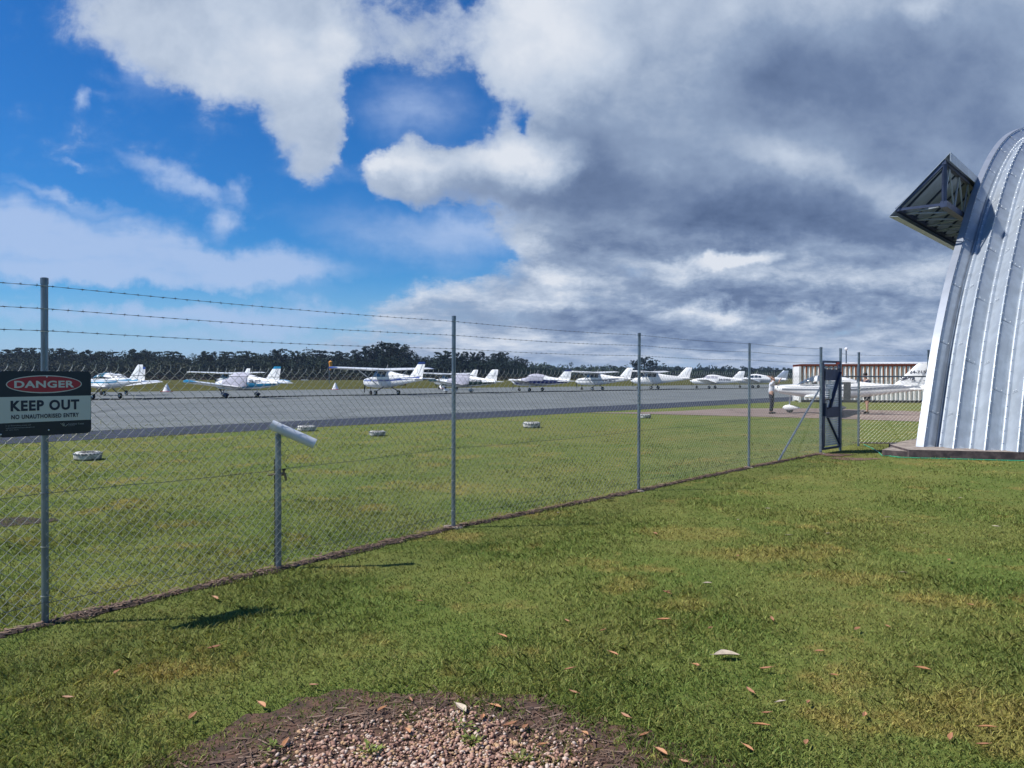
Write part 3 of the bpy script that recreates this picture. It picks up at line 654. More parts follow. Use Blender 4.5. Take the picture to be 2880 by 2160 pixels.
# slab
sl = [G(2556, 1286.5), G(2880, 1294.5)]
f0 = Vector((sl[0].x, sl[0].y, 0)); fd = Vector((sl[1].x-sl[0].x, sl[1].y-sl[0].y, 0)).normalized()
pts = [f0, f0+fd*12, f0+fd*12+n_v*30, f0+n_v*36-a_*.3, f0+Vector((.25, 1.4, 0))]
mb = MB(); n_ = len(pts); mb.add([(p.x, p.y, -.05) for p in pts]+[(p.x, p.y, .168) for p in pts], [tuple(range(n_))[::-1]]+[(i, (i+1) % n_, (i+1) % n_+n_, i+n_) for i in range(n_)], M_CONCD)
mb.add([(p.x, p.y, .169) for p in pts], [tuple(range(n_))], M_CONC); mb.obj('slab', hangar, smooth=False)
q0, q1, q2 = G(2481, 1280), G(2556, 1285.5), G(2519, 1254, .1)
pts = [q0, q1-fd*.01, q1+Vector((.25, 1.3, 0)), Vector((q2.x, q2.y, 0))]
mb = MB(); mb.add([(p.x, p.y, -.05) for p in pts]+[(p.x, p.y, .12) for p in pts], [(0, 3, 2, 1)]+[(i, (i+1) % 4, (i+1) % 4+4, i+4) for i in range(4)], M_CONCD)
mb.add([(p.x, p.y, .1215) for p in pts], [(0, 1, 2, 3)], M_CONC); o = mb.obj('concrete_step', smooth=False); tag(o, 'low concrete step on the grass at the left corner of the hangar slab', 'step')
# triangular door-track truss jutting out past the arch
def hw(t_, s_, z): p = B0+a_*t_+n_v*s_; return Vector((p.x, p.y, z))
s0, s1 = 3.04, 34.9
T_, L_, V1, V2, V3 = (0, 7.49), (-1.44, 6.07), (-.14, 7.27), (-1.24, 6.22), (-.14, 6.2)
mb = MB()
def slabp(A, Bq, th, m, s0_=s0, s1_=s1):
    d = Vector((Bq[0]-A[0], Bq[1]-A[1])); nn = Vector((-d.y, d.x)).normalized()*th
    q = [(A[0], A[1]), (Bq[0], Bq[1]), (Bq[0]+nn.x, Bq[1]+nn.y), (A[0]+nn.x, A[1]+nn.y)]
    vs = [hw(x, s0_, z) for x, z in q]+[hw(x, s1_, z) for x, z in q]
    mb.add(vs, [(0, 1, 2, 3), (7, 6, 5, 4)]+[(i, i+4, (i+1) % 4+4, (i+1) % 4) for i in range(4)], m)
M_HOOD = mat('pale blue grey sheet', (.36, .42, .52), .5, .2, nscale=2, namt=.1); slabp(T_, L_, .012, M_HOOD); mb.obj('canopy_sheet', hangar, smooth=False)
mb = MB(); slabp((0.004, 7.5), (0.004, 7.27), .012, M_SHEET); slabp((-1.45, 6.05), (-1.22, 6.02), .012, M_SHEET); mb.obj('canopy_fascia', hangar, smooth=False)
mb = MB()
for v_, w1 in ((V1, .1), (V2, .1), (V3, .16)): mb.beam(hw(v_[0], s0+.02, v_[1]), hw(v_[0], s1, v_[1]), w1, w1, M_DSTEEL)
mb.obj('chord', hangar, smooth=False)
mb = MB()
for s_ in (s0+.08, ):
    mb.beam(hw(V1[0], s_, V1[1]), hw(V3[0], s_, V3[1]), .09, .09, M_DSTEEL); mb.beam(hw(V1[0], s_, V1[1]-.02), hw(V2[0], s_, V2[1]+.03), .09, .08, M_DSTEEL); mb.beam(hw(V2[0], s_, V2[1]), hw(V3[0], s_, V3[1]), .07, .07, M_DSTEEL)
mb.obj('end_frame', hangar, smooth=False)
mb = MB(); st_ = .55; k = 0; s_ = s0+.1
while s_ < 12:
    a1, b1 = (V3, V2) if k % 2 == 0 else (V2, V3)
    mb.beam(hw(a1[0], s_, a1[1]-.02), hw(b1[0], s_+st_, b1[1]-.02), .035, .035, M_HOOD)
    a1, b1 = (V3, V1) if k % 2 == 0 else (V1, V3)
    mb.beam(hw(a1[0]-.01, s_, a1[1]), hw(b1[0]-.01, s_+st_, b1[1]), .035, .035, M_HOOD)
    if k % 2 == 0: mb.beam(hw(V1[0]-.06, s_+.4, V1[1]), hw(V2[0], s_+.4, V2[1]), .06, .06, M_DSTEEL)
    s_ += st_; k += 1
mb.obj('truss_web', hangar, smooth=False)
# hose along the slab
hp = [(2430, 1252), (2452, 1262), (2470, 1272), (2482, 1284), (2500, 1284), (2530, 1288), (2580, 1290), (2650, 1291.5), (2720, 1293.5), (2800, 1296), (2890, 1298), (3000, 1303)]
mb = MB(); mb.path([G(x, y)+Vector((0, 0, .014)) for x, y in hp], .011, M_HOSE, 8); o = mb.obj('garden_hose'); tag(o, 'thin green garden hose lying along the foot of the hangar slab', 'hose')

# ------------------------------------------------------------------ aircraft
def pchip(xs_, ys_):
    xs_ = np.array(xs_, float); ys_ = np.array(ys_, float); h = np.diff(xs_); d = np.diff(ys_)/h; m_ = np.zeros(len(xs_)); m_[0] = d[0]; m_[-1] = d[-1]
    for i in range(1, len(xs_)-1):
        m_[i] = 0 if d[i-1]*d[i] <= 0 else 2*d[i-1]*d[i]/(d[i-1]+d[i])
    def f(x):
        x = min(max(x, xs_[0]), xs_[-1]); i = min(int(np.searchsorted(xs_, x, 'right')-1), len(h)-1); t_ = (x-xs_[i])/h[i]
        return float((2*t_**3-3*t_**2+1)*ys_[i]+(t_**3-2*t_**2+t_)*h[i]*m_[i]+(-2*t_**3+3*t_**2)*ys_[i+1]+(t_**3-t_**2)*h[i]*m_[i+1])
    return f
class Fus:
    def __init__(s, st, ox, e=2.6):
        s.X = [q[0] for q in st]; s.zb = pchip(s.X, [q[1] for q in st]); s.zt = pchip(s.X, [q[2] for q in st]); s.w = pchip(s.X, [q[3] for q in st]); s.ox = ox; s.e = e
    def pt(s, X, th, off=0.0):
        zb, zt, w_ = s.zb(X), s.zt(X), s.w(X); h = (zt-zb)/2; zc = (zt+zb)/2; c_, q = math.cos(th), math.sin(th)
        y = math.copysign(abs(q)**(2/s.e), q); z = math.copysign(abs(c_)**(2/s.e), c_)
        return Vector((s.ox-X, y*(w_+off), zc+z*(h+off)))
    def side(s, X, z, off=.008, sg=1):
        zb, zt, w_ = s.zb(X)-off, s.zt(X)+off, s.w(X); h = (zt-zb)/2; zc = (zt+zb)/2; q = min(abs((z-zc)/h), .9999)
        return Vector((s.ox-X, sg*((w_+off)*(1-q**s.e)**(1/s.e)), z))
    def body(s, b_, m):
        Xs = []
        for i in range(len(s.X)-1):
            for k in range(4): Xs.append(s.X[i]+(s.X[i+1]-s.X[i])*k/4)
        Xs.append(s.X[-1]); b_.loft([[s.pt(X, 2*pi*k/24) for k in range(24)] for X in Xs], m)
    def spatch(s, b_, X0, X1, zlo, zhi, m, off=.008, nx=10, nz=4, slant=0.0, both=True):
        for sg in ((1, -1) if both is True else (both,)):
            vs = []; fs = []
            for i in range(nx+1):
                for j in range(nz+1):
                    f_ = j/nz; X = X0+(X1-X0)*i/nx + slant*f_*(1-i/nx)
                    lo = zlo(X) if callable(zlo) else zlo; hi = zhi(X) if callable(zhi) else zhi
                    vs.append(s.side(X, lo+(hi-lo)*f_, off, sg))
            for i in range(nx):
                for j in range(nz):
                    q = (i*(nz+1)+j, i*(nz+1)+j+1, (i+1)*(nz+1)+j+1, (i+1)*(nz+1)+j); fs.append(q if sg < 0 else q[::-1])
            b_.add(vs, fs, m)
    def tpatch(s, b_, X0, X1, t0, t1, m, off=.01, nx=12, nt=16, wr=0.0):
        vs = [s.pt(X0+(X1-X0)*i/nx, t0+(t1-t0)*j/nt, off+wr*math.sin(i*2.1+j*1.3)*.5+wr*random.uniform(-.5, .5)) for i in range(nx+1) for j in range(nt+1)]
        b_.add(vs, [(i*(nt+1)+j, i*(nt+1)+j+1, (i+1)*(nt+1)+j+1, (i+1)*(nt+1)+j) for i in range(nx) for j in range(nt)], m)
FOIL = [(0, 0), (.02, .03), (.1, .068), (.3, .085), (.6, .06), (.85, .025), (1, .003), (.85, -.012), (.6, -.025), (.3, -.035), (.1, -.033), (.02, -.018)]
def wingring(ox, Xle, chord, y, z, vertical=False, th=1.0):
    return [Vector((ox-Xle-chord*a, z_*chord*th, z)) if vertical else Vector((ox-Xle-chord*a, y, z+z_*chord*th)) for a, z_ in FOIL]
def plane(kind, label, px, py, head, sc=1.0, cover=False, trim=None, belly=None, tip=None, fintip=None, reg=None, regx=(4.4, 5.7), group=None, fin_mat=None, glass=None, stripe=None, spats=None, loc=None, cs=0.0, wing_mat=None, bf=.5, wz=None):
    W_ = wing_mat or M_WHITE
    p = loc if loc is not None else G(px, py)
    o = thing('aircraft', label, 'aircraft', (p.x, p.y, 0.013), R(head), group, sc); gl = glass or M_GLASS; W = M_WHITE
    if kind == 'high':
        st = [(.12, .92, 1.28, .26), (.22, .82, 1.4, .4), (.6, .7, 1.5, .5), (1.2, .64, 1.58, .55), (1.55, .61, 1.64, .57), (2.15, .59, 2.17, .56), (3.2, .62, 2.17, .55), (3.9, .72, 2.02, .47), (5.0, .88, 1.84, .33), (6.5, 1.1, 1.68, .18), (7.6, 1.24, 1.58, .08), (7.9, 1.32, 1.5, .04)]
        ox, L = 2.7, 7.9; zw = 2.15; wX, ch, ct, hs_, dih, hi = 2.05, 1.62, 1.12, 5.45, 1.8, True
        fin = ((6.25, 1.6, 1.65), (7.4, 2.78, .85)); stb = (6.95, 1.42, .95, .65, 1.7); wy, gearX, wr_, noseX = 1.25, 3.15, .21, .8
    elif kind == 'low':
        st = [(.1, .88, 1.2, .26), (.2, .76, 1.3, .4), (.6, .66, 1.38, .5), (1.3, .6, 1.46, .56), (1.75, .58, 1.52, .57), (2.35, .57, 1.9, .56), (3.0, .58, 1.96, .56), (3.8, .64, 1.86, .5), (5.0, .72, 1.62, .34), (6.3, .88, 1.45, .18), (7.1, 1.0, 1.36, .06)]
        ox, L = 2.6, 7.1; zw = .74; wX, ch, ct, hs_, dih, hi = 2.0, 1.65, 1.45, 4.7, 6.5, False
        fin = ((5.65, 1.38, 1.6), (6.65, 2.38, .8)); stb = (6.35, 1.15, .85, .75, 1.6); wy, gearX, wr_, noseX = 1.5, 2.95, .2, .75
    else:
        st = [(.1, 1.06, 1.3, .2), (.25, .97, 1.36, .34), (.7, .88, 1.4, .44), (1.3, .8, 1.42, .5), (1.7, .75, 1.43, .53), (2.3, .72, 1.44, .54), (3.1, .73, 1.5, .52), (3.7, .78, 1.56, .44), (4.6, .9, 1.46, .28), (5.8, 1.08, 1.4, .14), (6.7, 1.18, 1.36, .05)]
        ox, L = 2.4, 6.7; zw = .8; wX, ch, ct, hs_, dih, hi = 1.95, 1.35, 1.1, 4.3, 5.0, False
        fin = ((5.2, 1.3, 1.55), (6.25, 2.35, .6)); stb = (5.95, 1.22, .75, .65, 1.45); wy, gearX, wr_, noseX = 1.0, 2.75, .2, .7
    if wz: zw, dih = wz
    fu = Fus(st, ox)
    b_ = MB(); fu.body(b_, W)
    if belly: fu.spatch(b_, .3, L-.15, lambda X: fu.zb(X)-.004, lambda X: fu.zb(X)+(fu.zt(X)-fu.zb(X))*(bf if X < 5 else bf+.05), belly, .006, 22, 4)
    if stripe:
        z0 = 1.12 if kind != 'high' else 1.2
        fu.spatch(b_, .4, L-.3, lambda X: z0+max(0, X-3.6)*.06, lambda X: z0+.09+max(0, X-3.6)*.085, stripe, .007, 22, 2)
        fu.spatch(b_, .5, L-.6, lambda X: z0+.15+max(0, X-3.6)*.06, lambda X: z0+.18+max(0, X-3.6)*.06, stripe, .007, 22, 1)
    fu_o = b_.obj('fuselage', o, angle=50)
    zp = 1.2 if kind == 'bubble' else 1.08; b_ = MB(); b_.path([(ox-.12, 0, zp), (ox+.08, 0, zp), (ox+.2, 0, zp), (ox+.26, 0, zp)], [.17, .14, .07, .01], W, 14); b_.obj('spinner', o)
    zp = 1.2 if kind == 'bubble' else 1.08
    b_ = MB(); an = R(random.choice([80, 95, 60]))
    for sg in (1, -1):
        u = Vector((0, math.cos(an)*sg, math.sin(an)*sg)); rings = []
        for q, cw in ((.08, .05), (.3, .075), (.6, .065), (.92, .03)):
            c_ = Vector((ox+.06, 0, zp))+u*q; rings.append([c_+Vector((.012, 0, 0))+u.cross(Vector((1, 0, 0)))*cw, c_+Vector((-.012, 0, 0))+u.cross(Vector((1, 0, 0)))*cw, c_-Vector((.012, 0, 0))-u.cross(Vector((1, 0, 0)))*cw, c_+Vector((.012, 0, 0))-u.cross(Vector((1, 0, 0)))*cw])
        b_.loft(rings, M_PROP)
    b_.obj('propeller', o)
    for sg in (1, -1): b_ = MB(); b_.sphere((ox-.155, sg*.2, zp+.04), (.035, .08, .06), M_TYRE, 10, 6); b_.obj('air_intake', o)
    # wings
    for sg in (1, -1):
        b_ = MB(); rings = []
        for f_ in (0, .3, .6, .93, .985, 1.0):
            c_ = ch+(ct-ch)*max(0, (f_-.3)/.7) if hi else ch+(ct-ch)*f_
            k = {0.985: .93, 1.0: .7}.get(f_, 1.0); y = sg*(.0 if (f_ == 0 and hi) else (.35+(hs_-.35)*f_ if f_ == 0 else hs_*f_))
            rings.append(wingring(ox, wX+(ch-c_)*.3+(1-k)*c_*.5, c_*k, y, zw+abs(y)*math.tan(R(dih)), th=1.3*k))
        if sg > 0: rings = [r_[::-1] for r_ in rings]
        b_.loft(rings, W_)
        wo_ = b_.obj('wing', o, angle=40)
        if tip:
            b_ = MB(); rings = []
            for f_, k in ((.93, 1.03), (.985, .96), (1.004, .73)):
                c_ = ct; rings.append(wingring(ox, wX+(ch-c_)*.3+(1-k)*c_*.5, c_*k, sg*hs_*f_, zw+hs_*f_*math.tan(R(dih)), th=1.38*k))
            if sg > 0: rings = [r_[::-1] for r_ in rings]
            b_.loft(rings, tip); b_.obj('wing_tip', o, angle=40)
        b_ = MB(); yy0, yy1 = sg*hs_*.55, sg*hs_*.92
        b_.beam((ox-wX-ch*.8, yy0, zw+abs(yy0)*math.tan(R(dih))+.035), (ox-wX-ch*.78, yy1, zw+abs(yy1)*math.tan(R(dih))+.03), .012, .004, M_TXG); b_.obj('aileron_gap', o, smooth=False)
        b_ = MB(); rings = [wingring(ox, stb[0], stb[2], 0, stb[1]), wingring(ox, stb[0]+.12, stb[3], sg*stb[4]*.95, stb[1]), wingring(ox, stb[0]+.25, stb[3]*.7, sg*stb[4], stb[1])]
        if sg > 0: rings = [r_[::-1] for r_ in rings]
        b_.loft(rings, W); b_.obj('stabiliser', o, angle=40)
        if hi:
            b_ = MB(); b_.path([(ox-2.75, sg*.52, .74), (ox-2.6, sg*2.7, zw+.05)], .045, W, 8); b_.obj('wing_strut', o)
        # main gear
        b_ = MB()
        if hi: b_.path([(ox-gearX, sg*.35, .72), (ox-gearX, sg*wy*.8, .42), (ox-gearX, sg*wy, wr_)], [.045, .035, .03], M_DSTEEL if cover or kind == 'high' else W, 8)
        elif kind == 'low': b_.path([(ox-gearX, sg*wy, zw+.12), (ox-gearX, sg*wy, wr_)], .04, W, 8)
        else: b_.path([(ox-gearX, sg*.35, .8), (ox-gearX, sg*wy, wr_+.02)], .03, M_DSTEEL, 8)
        b_.obj('gear_leg', o)
        b_ = MB(); b_.path([(ox-gearX, sg*wy-.07, wr_), (ox-gearX, sg*wy-.05, wr_), (ox-gearX, sg*wy+.05, wr_), (ox-gearX, sg*wy+.07, wr_)], [wr_*.8, wr_, wr_, wr_*.8], M_TYRE, 18); wh = b_.obj('wheel', o); b_ = MB(); b_.path([(ox-gearX, sg*wy-.075, wr_), (ox-gearX, sg*wy+.075, wr_)], wr_*.45, M_SILV, 12); b_.obj('hub', wh)
        if spats:
            b_ = MB(); b_.loft([[Vector((ox-gearX+xx, sg*wy+r_*.42*math.cos(2*pi*k/12), wr_+.06+r_*.6*math.sin(2*pi*k/12))) for k in range(12)] for xx, r_ in ((.36, .04), (.25, .2), (.05, .27), (-.2, .2), (-.42, .03))], spats); b_.obj('wheel_fairing', o)
    b_ = MB(); b_.path([(ox-noseX, 0, .85), (ox-noseX+.02, 0, .18)], .035, W if kind == 'bubble' else M_DSTEEL, 8); b_.obj('gear_leg', o)
    b_ = MB(); nr = .17; b_.path([(ox-noseX, -.06, nr), (ox-noseX, -.045, nr), (ox-noseX, .045, nr), (ox-noseX, .06, nr)], [nr*.8, nr, nr, nr*.8], M_TYRE, 16); b_.obj('wheel', o)
    if spats:
        b_ = MB(); b_.loft([[Vector((ox-noseX+xx, r_*.45*math.cos(2*pi*k/12), .25+r_*.62*math.sin(2*pi*k/12))) for k in range(12)] for xx, r_ in ((.34, .05), (.24, .19), (.05, .25), (-.2, .18), (-.48, .03))], spats); b_.obj('wheel_fairing', o)
    # fin with dorsal fillet
    (fx, fzz, fc), (tx, tz__, tc_) = fin; fm = fin_mat or W; b_ = MB()
    def fr(f_): X = fx+(tx-fx)*f_; c_ = fc+(tc_-fc)*f_; return wingring(ox, X, c_, 0, fzz+(tz__-fzz)*f_, True, .75)
    top_f = .87 if fintip else 1.0
    b_.loft([wingring(ox, fx-.75, fc+.75, 0, fzz-.12, True, .5), fr(.12), fr(.45), fr(top_f)]+([] if fintip else [wingring(ox, tx+.08, tc_*.85, 0, tz__+.04, True, .6)]), fm); b_.obj('fin', o, angle=40)
    if fintip: b_ = MB(); b_.loft([fr(.87), fr(1.0), wingring(ox, tx+.08, tc_*.85, 0, tz__+.05, True, .6)], fintip); b_.obj('fin_tip', o, angle=40)
    b_ = MB(); hX = fx+fc*.72; b_.beam((ox-(fx+fc*.7), .06, fzz+.1), (ox-(tx+tc_*.66), .05, tz__-.12), .006, .02, M_TXG, (0, 1, 0)); b_.obj('rudder_gap', o, smooth=False)
    for q in (.5,):
        b_ = MB(); b_.path([(ox-3.0, .0, fu.zt(3.0)), (ox-3.25, 0, fu.zt(3.0)+.45)], .012, W, 6); b_.obj('aerial', o)
    # glazing
    if kind == 'high' and not cover:
        b_ = MB(); fu.tpatch(b_, 1.62, 2.12, R(-68), R(68), gl, .008); b_.obj('windscreen', o)
        for X0, X1, s2 in ((1.85, 2.3, .3), (2.36, 2.95, 0), (3.02, 3.55, 0)):
            for sg in (1, -1): b_ = MB(); fu.spatch(b_, X0, X1, 1.58, 2.02, gl, .01, 6, 4, slant=s2, both=sg); b_.obj('side_window', o)
    elif kind == 'low' and not cover:
        b_ = MB(); fu.tpatch(b_, 1.8, 2.3, R(-62), R(62), gl, .008); b_.obj('windscreen', o)
        for X0, X1 in ((2.3, 2.85), (2.92, 3.4), (3.46, 3.85)):
            for sg in (1, -1): b_ = MB(); fu.spatch(b_, X0, X1, 1.42, lambda X: fu.zt(X)-.16, gl, .01, 6, 4, both=sg); b_.obj('side_window', o)
    elif kind == 'bubble':
        cst = [(1.55+cs, 1.3, 1.4, .3), (1.9+cs, 1.3, 1.64, .46), (2.4+cs, 1.3, 1.82, .5), (2.9+cs, 1.3, 1.86, .5), (3.4+cs*.7, 1.3, 1.78, .46), (3.9+cs*.3, 1.36, 1.6, .33)]
        cf = Fus(cst, ox, 2.1); b_ = MB(); cf.tpatch(b_, 1.56+cs, 2.42+cs, R(-88), R(88), gl, 0); b_.obj('windscreen', o)
        b_ = MB(); cf.tpatch(b_, 2.52+cs, 3.2+cs, R(-88), R(88), gl, 0); b_.obj('canopy', o)
        b_ = MB(); cf.tpatch(b_, 2.4+cs, 2.54+cs, R(-92), R(92), W, .012); cf.tpatch(b_, 3.15+cs, 3.9+cs*.3, R(-92), R(92), W, .006); cf.spatch(b_, 1.55+cs, 3.4+cs, 1.33, 1.43, W, .015); b_.obj('canopy_frame', o)
        b_ = MB(); b_.box((ox-2.55, 0, 1.38), (.9, .8, .1), M_TROU)
        for sg in (.22, -.22): b_.box((ox-2.95, sg, 1.55), (.12, .34, .45), M_TROU); b_.box((ox-1.85, 0, 1.42), (.1, .8, .16), M_TROU)
        b_.obj('seat', o, smooth=False)
    if cover:
        b_ = MB(); fu.tpatch(b_, 1.25, 4.1, R(-118 if cover == 'deep' else -92), R(118 if cover == 'deep' else 92), M_COVER, .035, 18, 20, .018); b_.obj('canvas_cover', o, angle=60)
    if reg:
        vs, fs = text_pts(reg, .03); b_ = MB(); X0, X1 = regx; zc = (fu.zb(5)+fu.zt(5))/2+(.08 if kind != 'high' else .02)
        if kind == 'high': zc = 1.22
        hh = .27
        for sg in (1, -1):
            b_ = MB(); b_.add([fu.side(X0+(X1-X0)*(a if sg > 0 else 1-a), zc-hh/2+hh*c_, .014, sg) for a, c_ in vs], fs, M_TXT); b_.obj('registration', o, smooth=False)
    if hi:
        b_ = MB(); fu.spatch(b_, 2.25, 2.27, .75, 1.55, M_TXG, .009, 1, 6); fu.spatch(b_, 3.0, 3.02, .75, 1.55, M_TXG, .009, 1, 6); b_.obj('door_seam', o)
    return o, fu, ox
GR = 'light aircraft parked along the taxiway'
HD = 137
plane('bubble', 'white two seat aircraft with pale blue bubble canopy just right of the sign', 292, 1122, 150, 1.12, stripe=M_TEAL, glass=M_TGLASS, group=GR, spats=None)
plane('bubble', 'white aircraft with a blue tipped fin parked behind the leftmost bubble canopy plane', 318, 1112, 150, 1.1, glass=M_TGLASS, fintip=M_BLUE, group=GR)
plane('low', 'white low wing aircraft with turquoise belly, wing tips and fin tip under a grey cover', 672, 1118.5, 148, 1.06, cover='deep', belly=M_TEAL, tip=M_TEAL, fintip=M_TEAL, reg='ZB-JTZ', regx=(4.3, 5.5), spats=M_DSTEEL, group=GR)
plane('high', 'white high wing aircraft far behind the turquoise tipped plane', 640, 1097, 140, 1.0, group=GR, stripe=M_NAVY)
plane('high', 'white high wing aircraft with broad blue side stripes, wings tipped with blue', 1080, 1111, 137, 1.1, stripe=M_BLUE, tip=M_BLUE, fintip=M_NAVY, group=GR)
plane('low', 'white low wing aircraft with dark green belly under a cover behind second post', 1294, 1105, 147, 1.04, cover='deep', belly=M_DGRN, tip=M_DGRN, reg='SY-KYR', regx=(4.4, 5.6), spats=M_WHITE, group=GR)
plane('high', 'plain white high wing aircraft standing behind the green bellied plane', 1262, 1096, 142, .95, group=GR)
plane('low', 'white low wing aircraft with deep blue lower half under a grey cover', 1500, 1101, 149, 1.06, cover='half', belly=M_NAVY, fintip=M_NAVY, group=GR, tip=M_WHITE, wing_mat=M_NAVY, bf=.6)  # navy wings put underside shading into the colour; the belly is navy paint
plane('high', 'white high wing aircraft marked VH-BCS with a thin dark stripe', 1672, 1097.5, 142, 1.03, stripe=M_TXG, reg='VH-BCS', regx=(4.1, 5.9), group=GR)
plane('high', 'white high wing aircraft with tall swept fin right of the third post', 1832, 1094.5, 148, 1.08, group=GR)
plane('low', 'white low wing aircraft with red edged belly marked 24-5462', 1996, 1093, 150, 1.06, reg='24-5462', regx=(4.0, 5.6), belly=None, glass=M_COVER, stripe=None, group=GR)
plane('low', 'white and silver low wing aircraft with grey fin, last in the row before the pilot', 2118, 1091, 148, 1.12, belly=M_SILV, fin_mat=M_SILV, group=GR)
sa, sfu, sox = plane('bubble', 'white two seat aircraft lettered Sierra on the pink path in front of the container', 0, 0, 150, .98, stripe=M_TXG, spats=M_WHITE, loc=G(2325, 1164), cs=-.5, wz=(.72, 2.5), glass=M_TGLASS2)
vs, fs = text_pts('Sierra', .03, .35); b_ = MB(); b_.add([(sox-5.55-.62*a, .075, 1.62+.2*c_) for a, c_ in vs], fs, M_TXT)
b_.path([(sox-5.5, .07, 1.58), (sox-5.85, .072, 1.66), (sox-6.2, .07, 1.60), (sox-6.0, .07, 1.52), (sox-6.4, .07, 1.55), (sox-6.75, .06, 1.66)], .008, M_TXG, 4)
b_.path([(sox-5.6, .07, 1.52), (sox-5.9, .07, 1.58), (sox-6.15, .07, 1.56)], .006, M_TXG, 4); b_.obj('fin_emblem', sa, smooth=False)
vs, fs = text_pts('24-7155', .02); b_ = MB(); b_.add([(sox-5.95-.78*a, .07, 1.93+.13*c_) for a, c_ in vs], fs, M_TXT); b_.obj('registration', sa, smooth=False)
# tie-down cable lying under the row
mb = MB(); ca, cb = G(200, 1127), G(2150, 1091.5); mb.path([lerp(ca, cb, -.3)+(.04,), lerp(ca, cb, 1.15)+(.04,)], .05, M_TYRE, 6); o = mb.obj('tie_down_cable'); tag(o, 'dark tie down cable stretched on the asphalt beneath the parked aircraft', 'cable')
ca, cb = G(200, 1131), G(2150, 1093.5)
# ------------------------------------------------------------------ people
def skin_mesh(name, verts, edges, rad, m, parent=None, levels=2):
    me = bpy.data.meshes.new(name); me.from_pydata(verts, edges, []); o = bpy.data.objects.new(name, me); C.objects.link(o)
    o.modifiers.new('s', 'SKIN'); sk = me.skin_vertices[0].data
    for i, r_ in enumerate(rad): sk[i].radius = (r_, r_) if not isinstance(r_, tuple) else r_
    for i in range(len(verts)): sk[i].use_root = (i == 0)
    sub = o.modifiers.new('u', 'SUBSURF'); sub.levels = levels; sub.render_levels = levels
    bpy.context.view_layer.update(); dg = bpy.context.evaluated_depsgraph_get(); nm = bpy.data.meshes.new_from_object(o.evaluated_get(dg)); o.modifiers.clear(); o.data = nm
    nm.materials.clear(); nm.materials.append(m); nm.polygons.foreach_set('use_smooth', [True]*len(nm.polygons))
    if parent is not None: o.parent = parent
    return o
def person(label, loc, rz, arms, shirt, legs_m, hair, bend=0.0, shorts=False, stride=.08, sc=1.0):
    o = thing('person', label, 'person', loc, rz, None, sc)      # faces local +x
    hx = bend; V = [(0, 0, .95), (.0, 0, 1.08), (.01+hx*.4, 0, 1.28), (.0+hx*.7, 0, 1.44), (.02+hx, 0, 1.53), (.035+hx, 0, 1.6), (.03+hx, 0, 1.71)]
    Rr = [(.135, .1), (.12, .09), (.145, .1), (.11, .08), .055, .075, .085]; E = [(0, 1), (1, 2), (2, 3), (3, 4), (4, 5), (5, 6)]
    def chainv(start, pts, rr):
        p_ = start
        for q, r_ in zip(pts, rr): V.append(q); Rr.append(r_); E.append((p_, len(V)-1)); p_ = len(V)-1
        return p_
    hands = []
    for sg, (el, ha) in zip((1, -1), arms):
        sh = (hx*.7, sg*.18, 1.41); k = chainv(3, [sh, el, ha], [.058, .045, .03])
        d = (Vector(ha)-Vector(el)).normalized(); hands.append((Vector(ha), d))
        sd_ = d.cross(Vector((0, 0, 1))).normalized() if abs(d.z) < .95 else Vector((0, 1, 0)); pm = Vector(ha)+d*.06; kp = chainv(k, [tuple(pm)], [.03])
        for fi in range(4): f0_ = pm+sd_*(.024-.016*fi)+d*.02; chainv(kp, [tuple(f0_+d*.02), tuple(f0_+d*(.055+.01*(fi in (1, 2)))-Vector((0, 0, .012)))], [.0085, .007])
        chainv(k, [tuple(Vector(ha)+d*.03+sd_*.04), tuple(Vector(ha)+d*.07+sd_*.05)], [.01, .008])
    for sg in (1, -1):
        fx_ = stride*sg; chainv(0, [(.0, sg*.095, .9), (fx_*.5+.02, sg*.1, .5), (fx_-.01, sg*.1, .1), (fx_+.0, sg*.1, .05), (fx_+.15, sg*.11, .035)], [.09, .058, .038, .04, .032])
    skin_mesh('body', V, E, Rr, M_SKIN, o)
    # clothing
    sv = [V[0], V[1], V[2], V[3]]; srr = [(.15, .115), (.138, .108), (.16, .115), (.125, .095)]; se_ = [(0, 1), (1, 2), (2, 3)]
    for sg, (el, ha) in zip((1, -1), arms):
        sh = Vector((hx*.7, sg*.18, 1.41)); mid_ = sh.lerp(Vector(el), .75); sv += [tuple(sh), tuple(mid_)]; n0 = len(sv); se_ += [(3, n0-2), (n0-2, n0-1)]; srr += [.072, .066]
    skin_mesh('shirt', sv, se_, srr, shirt, o)
    tv = [(0, 0, .98), (0, 0, .9)]; te = [(0, 1)]; trr = [(.152, .115), (.15, .115)]
    for sg in (1, -1):
        fx_ = stride*sg; pts = [(.0, sg*.095, .84), (fx_*.5+.02, sg*.1, .5)]+([] if shorts else [(fx_-.01, sg*.1, .09)]); pr = [.1, .078 if not shorts else .085]+([] if shorts else [.062]); p_ = 1
        for q, r_ in zip(pts, pr): tv.append(q); trr.append(r_); te.append((p_, len(tv)-1)); p_ = len(tv)-1
    skin_mesh('shorts' if shorts else 'trousers', tv, te, trr, legs_m, o)
    b_ = MB(); b_.sphere((.015+hx, 0, 1.7), (.1, .088, .095), hair, 14, 10); b_.obj('hair', o)
    b_ = MB(); b_.sphere((.118+hx, 0, 1.635), (.018, .014, .022), M_SKIN, 8, 6)
    for sg in (1, -1): b_.sphere((.1+hx, sg*.03, 1.665), (.01, .012, .007), M_HAIR, 6, 4); b_.sphere((.02+hx, sg*.09, 1.64), (.02, .012, .03), M_SKIN, 6, 4)
    b_.sphere((.108+hx, 0, 1.598), (.008, .024, .006), M_RED, 6, 4); b_.obj('face', o)
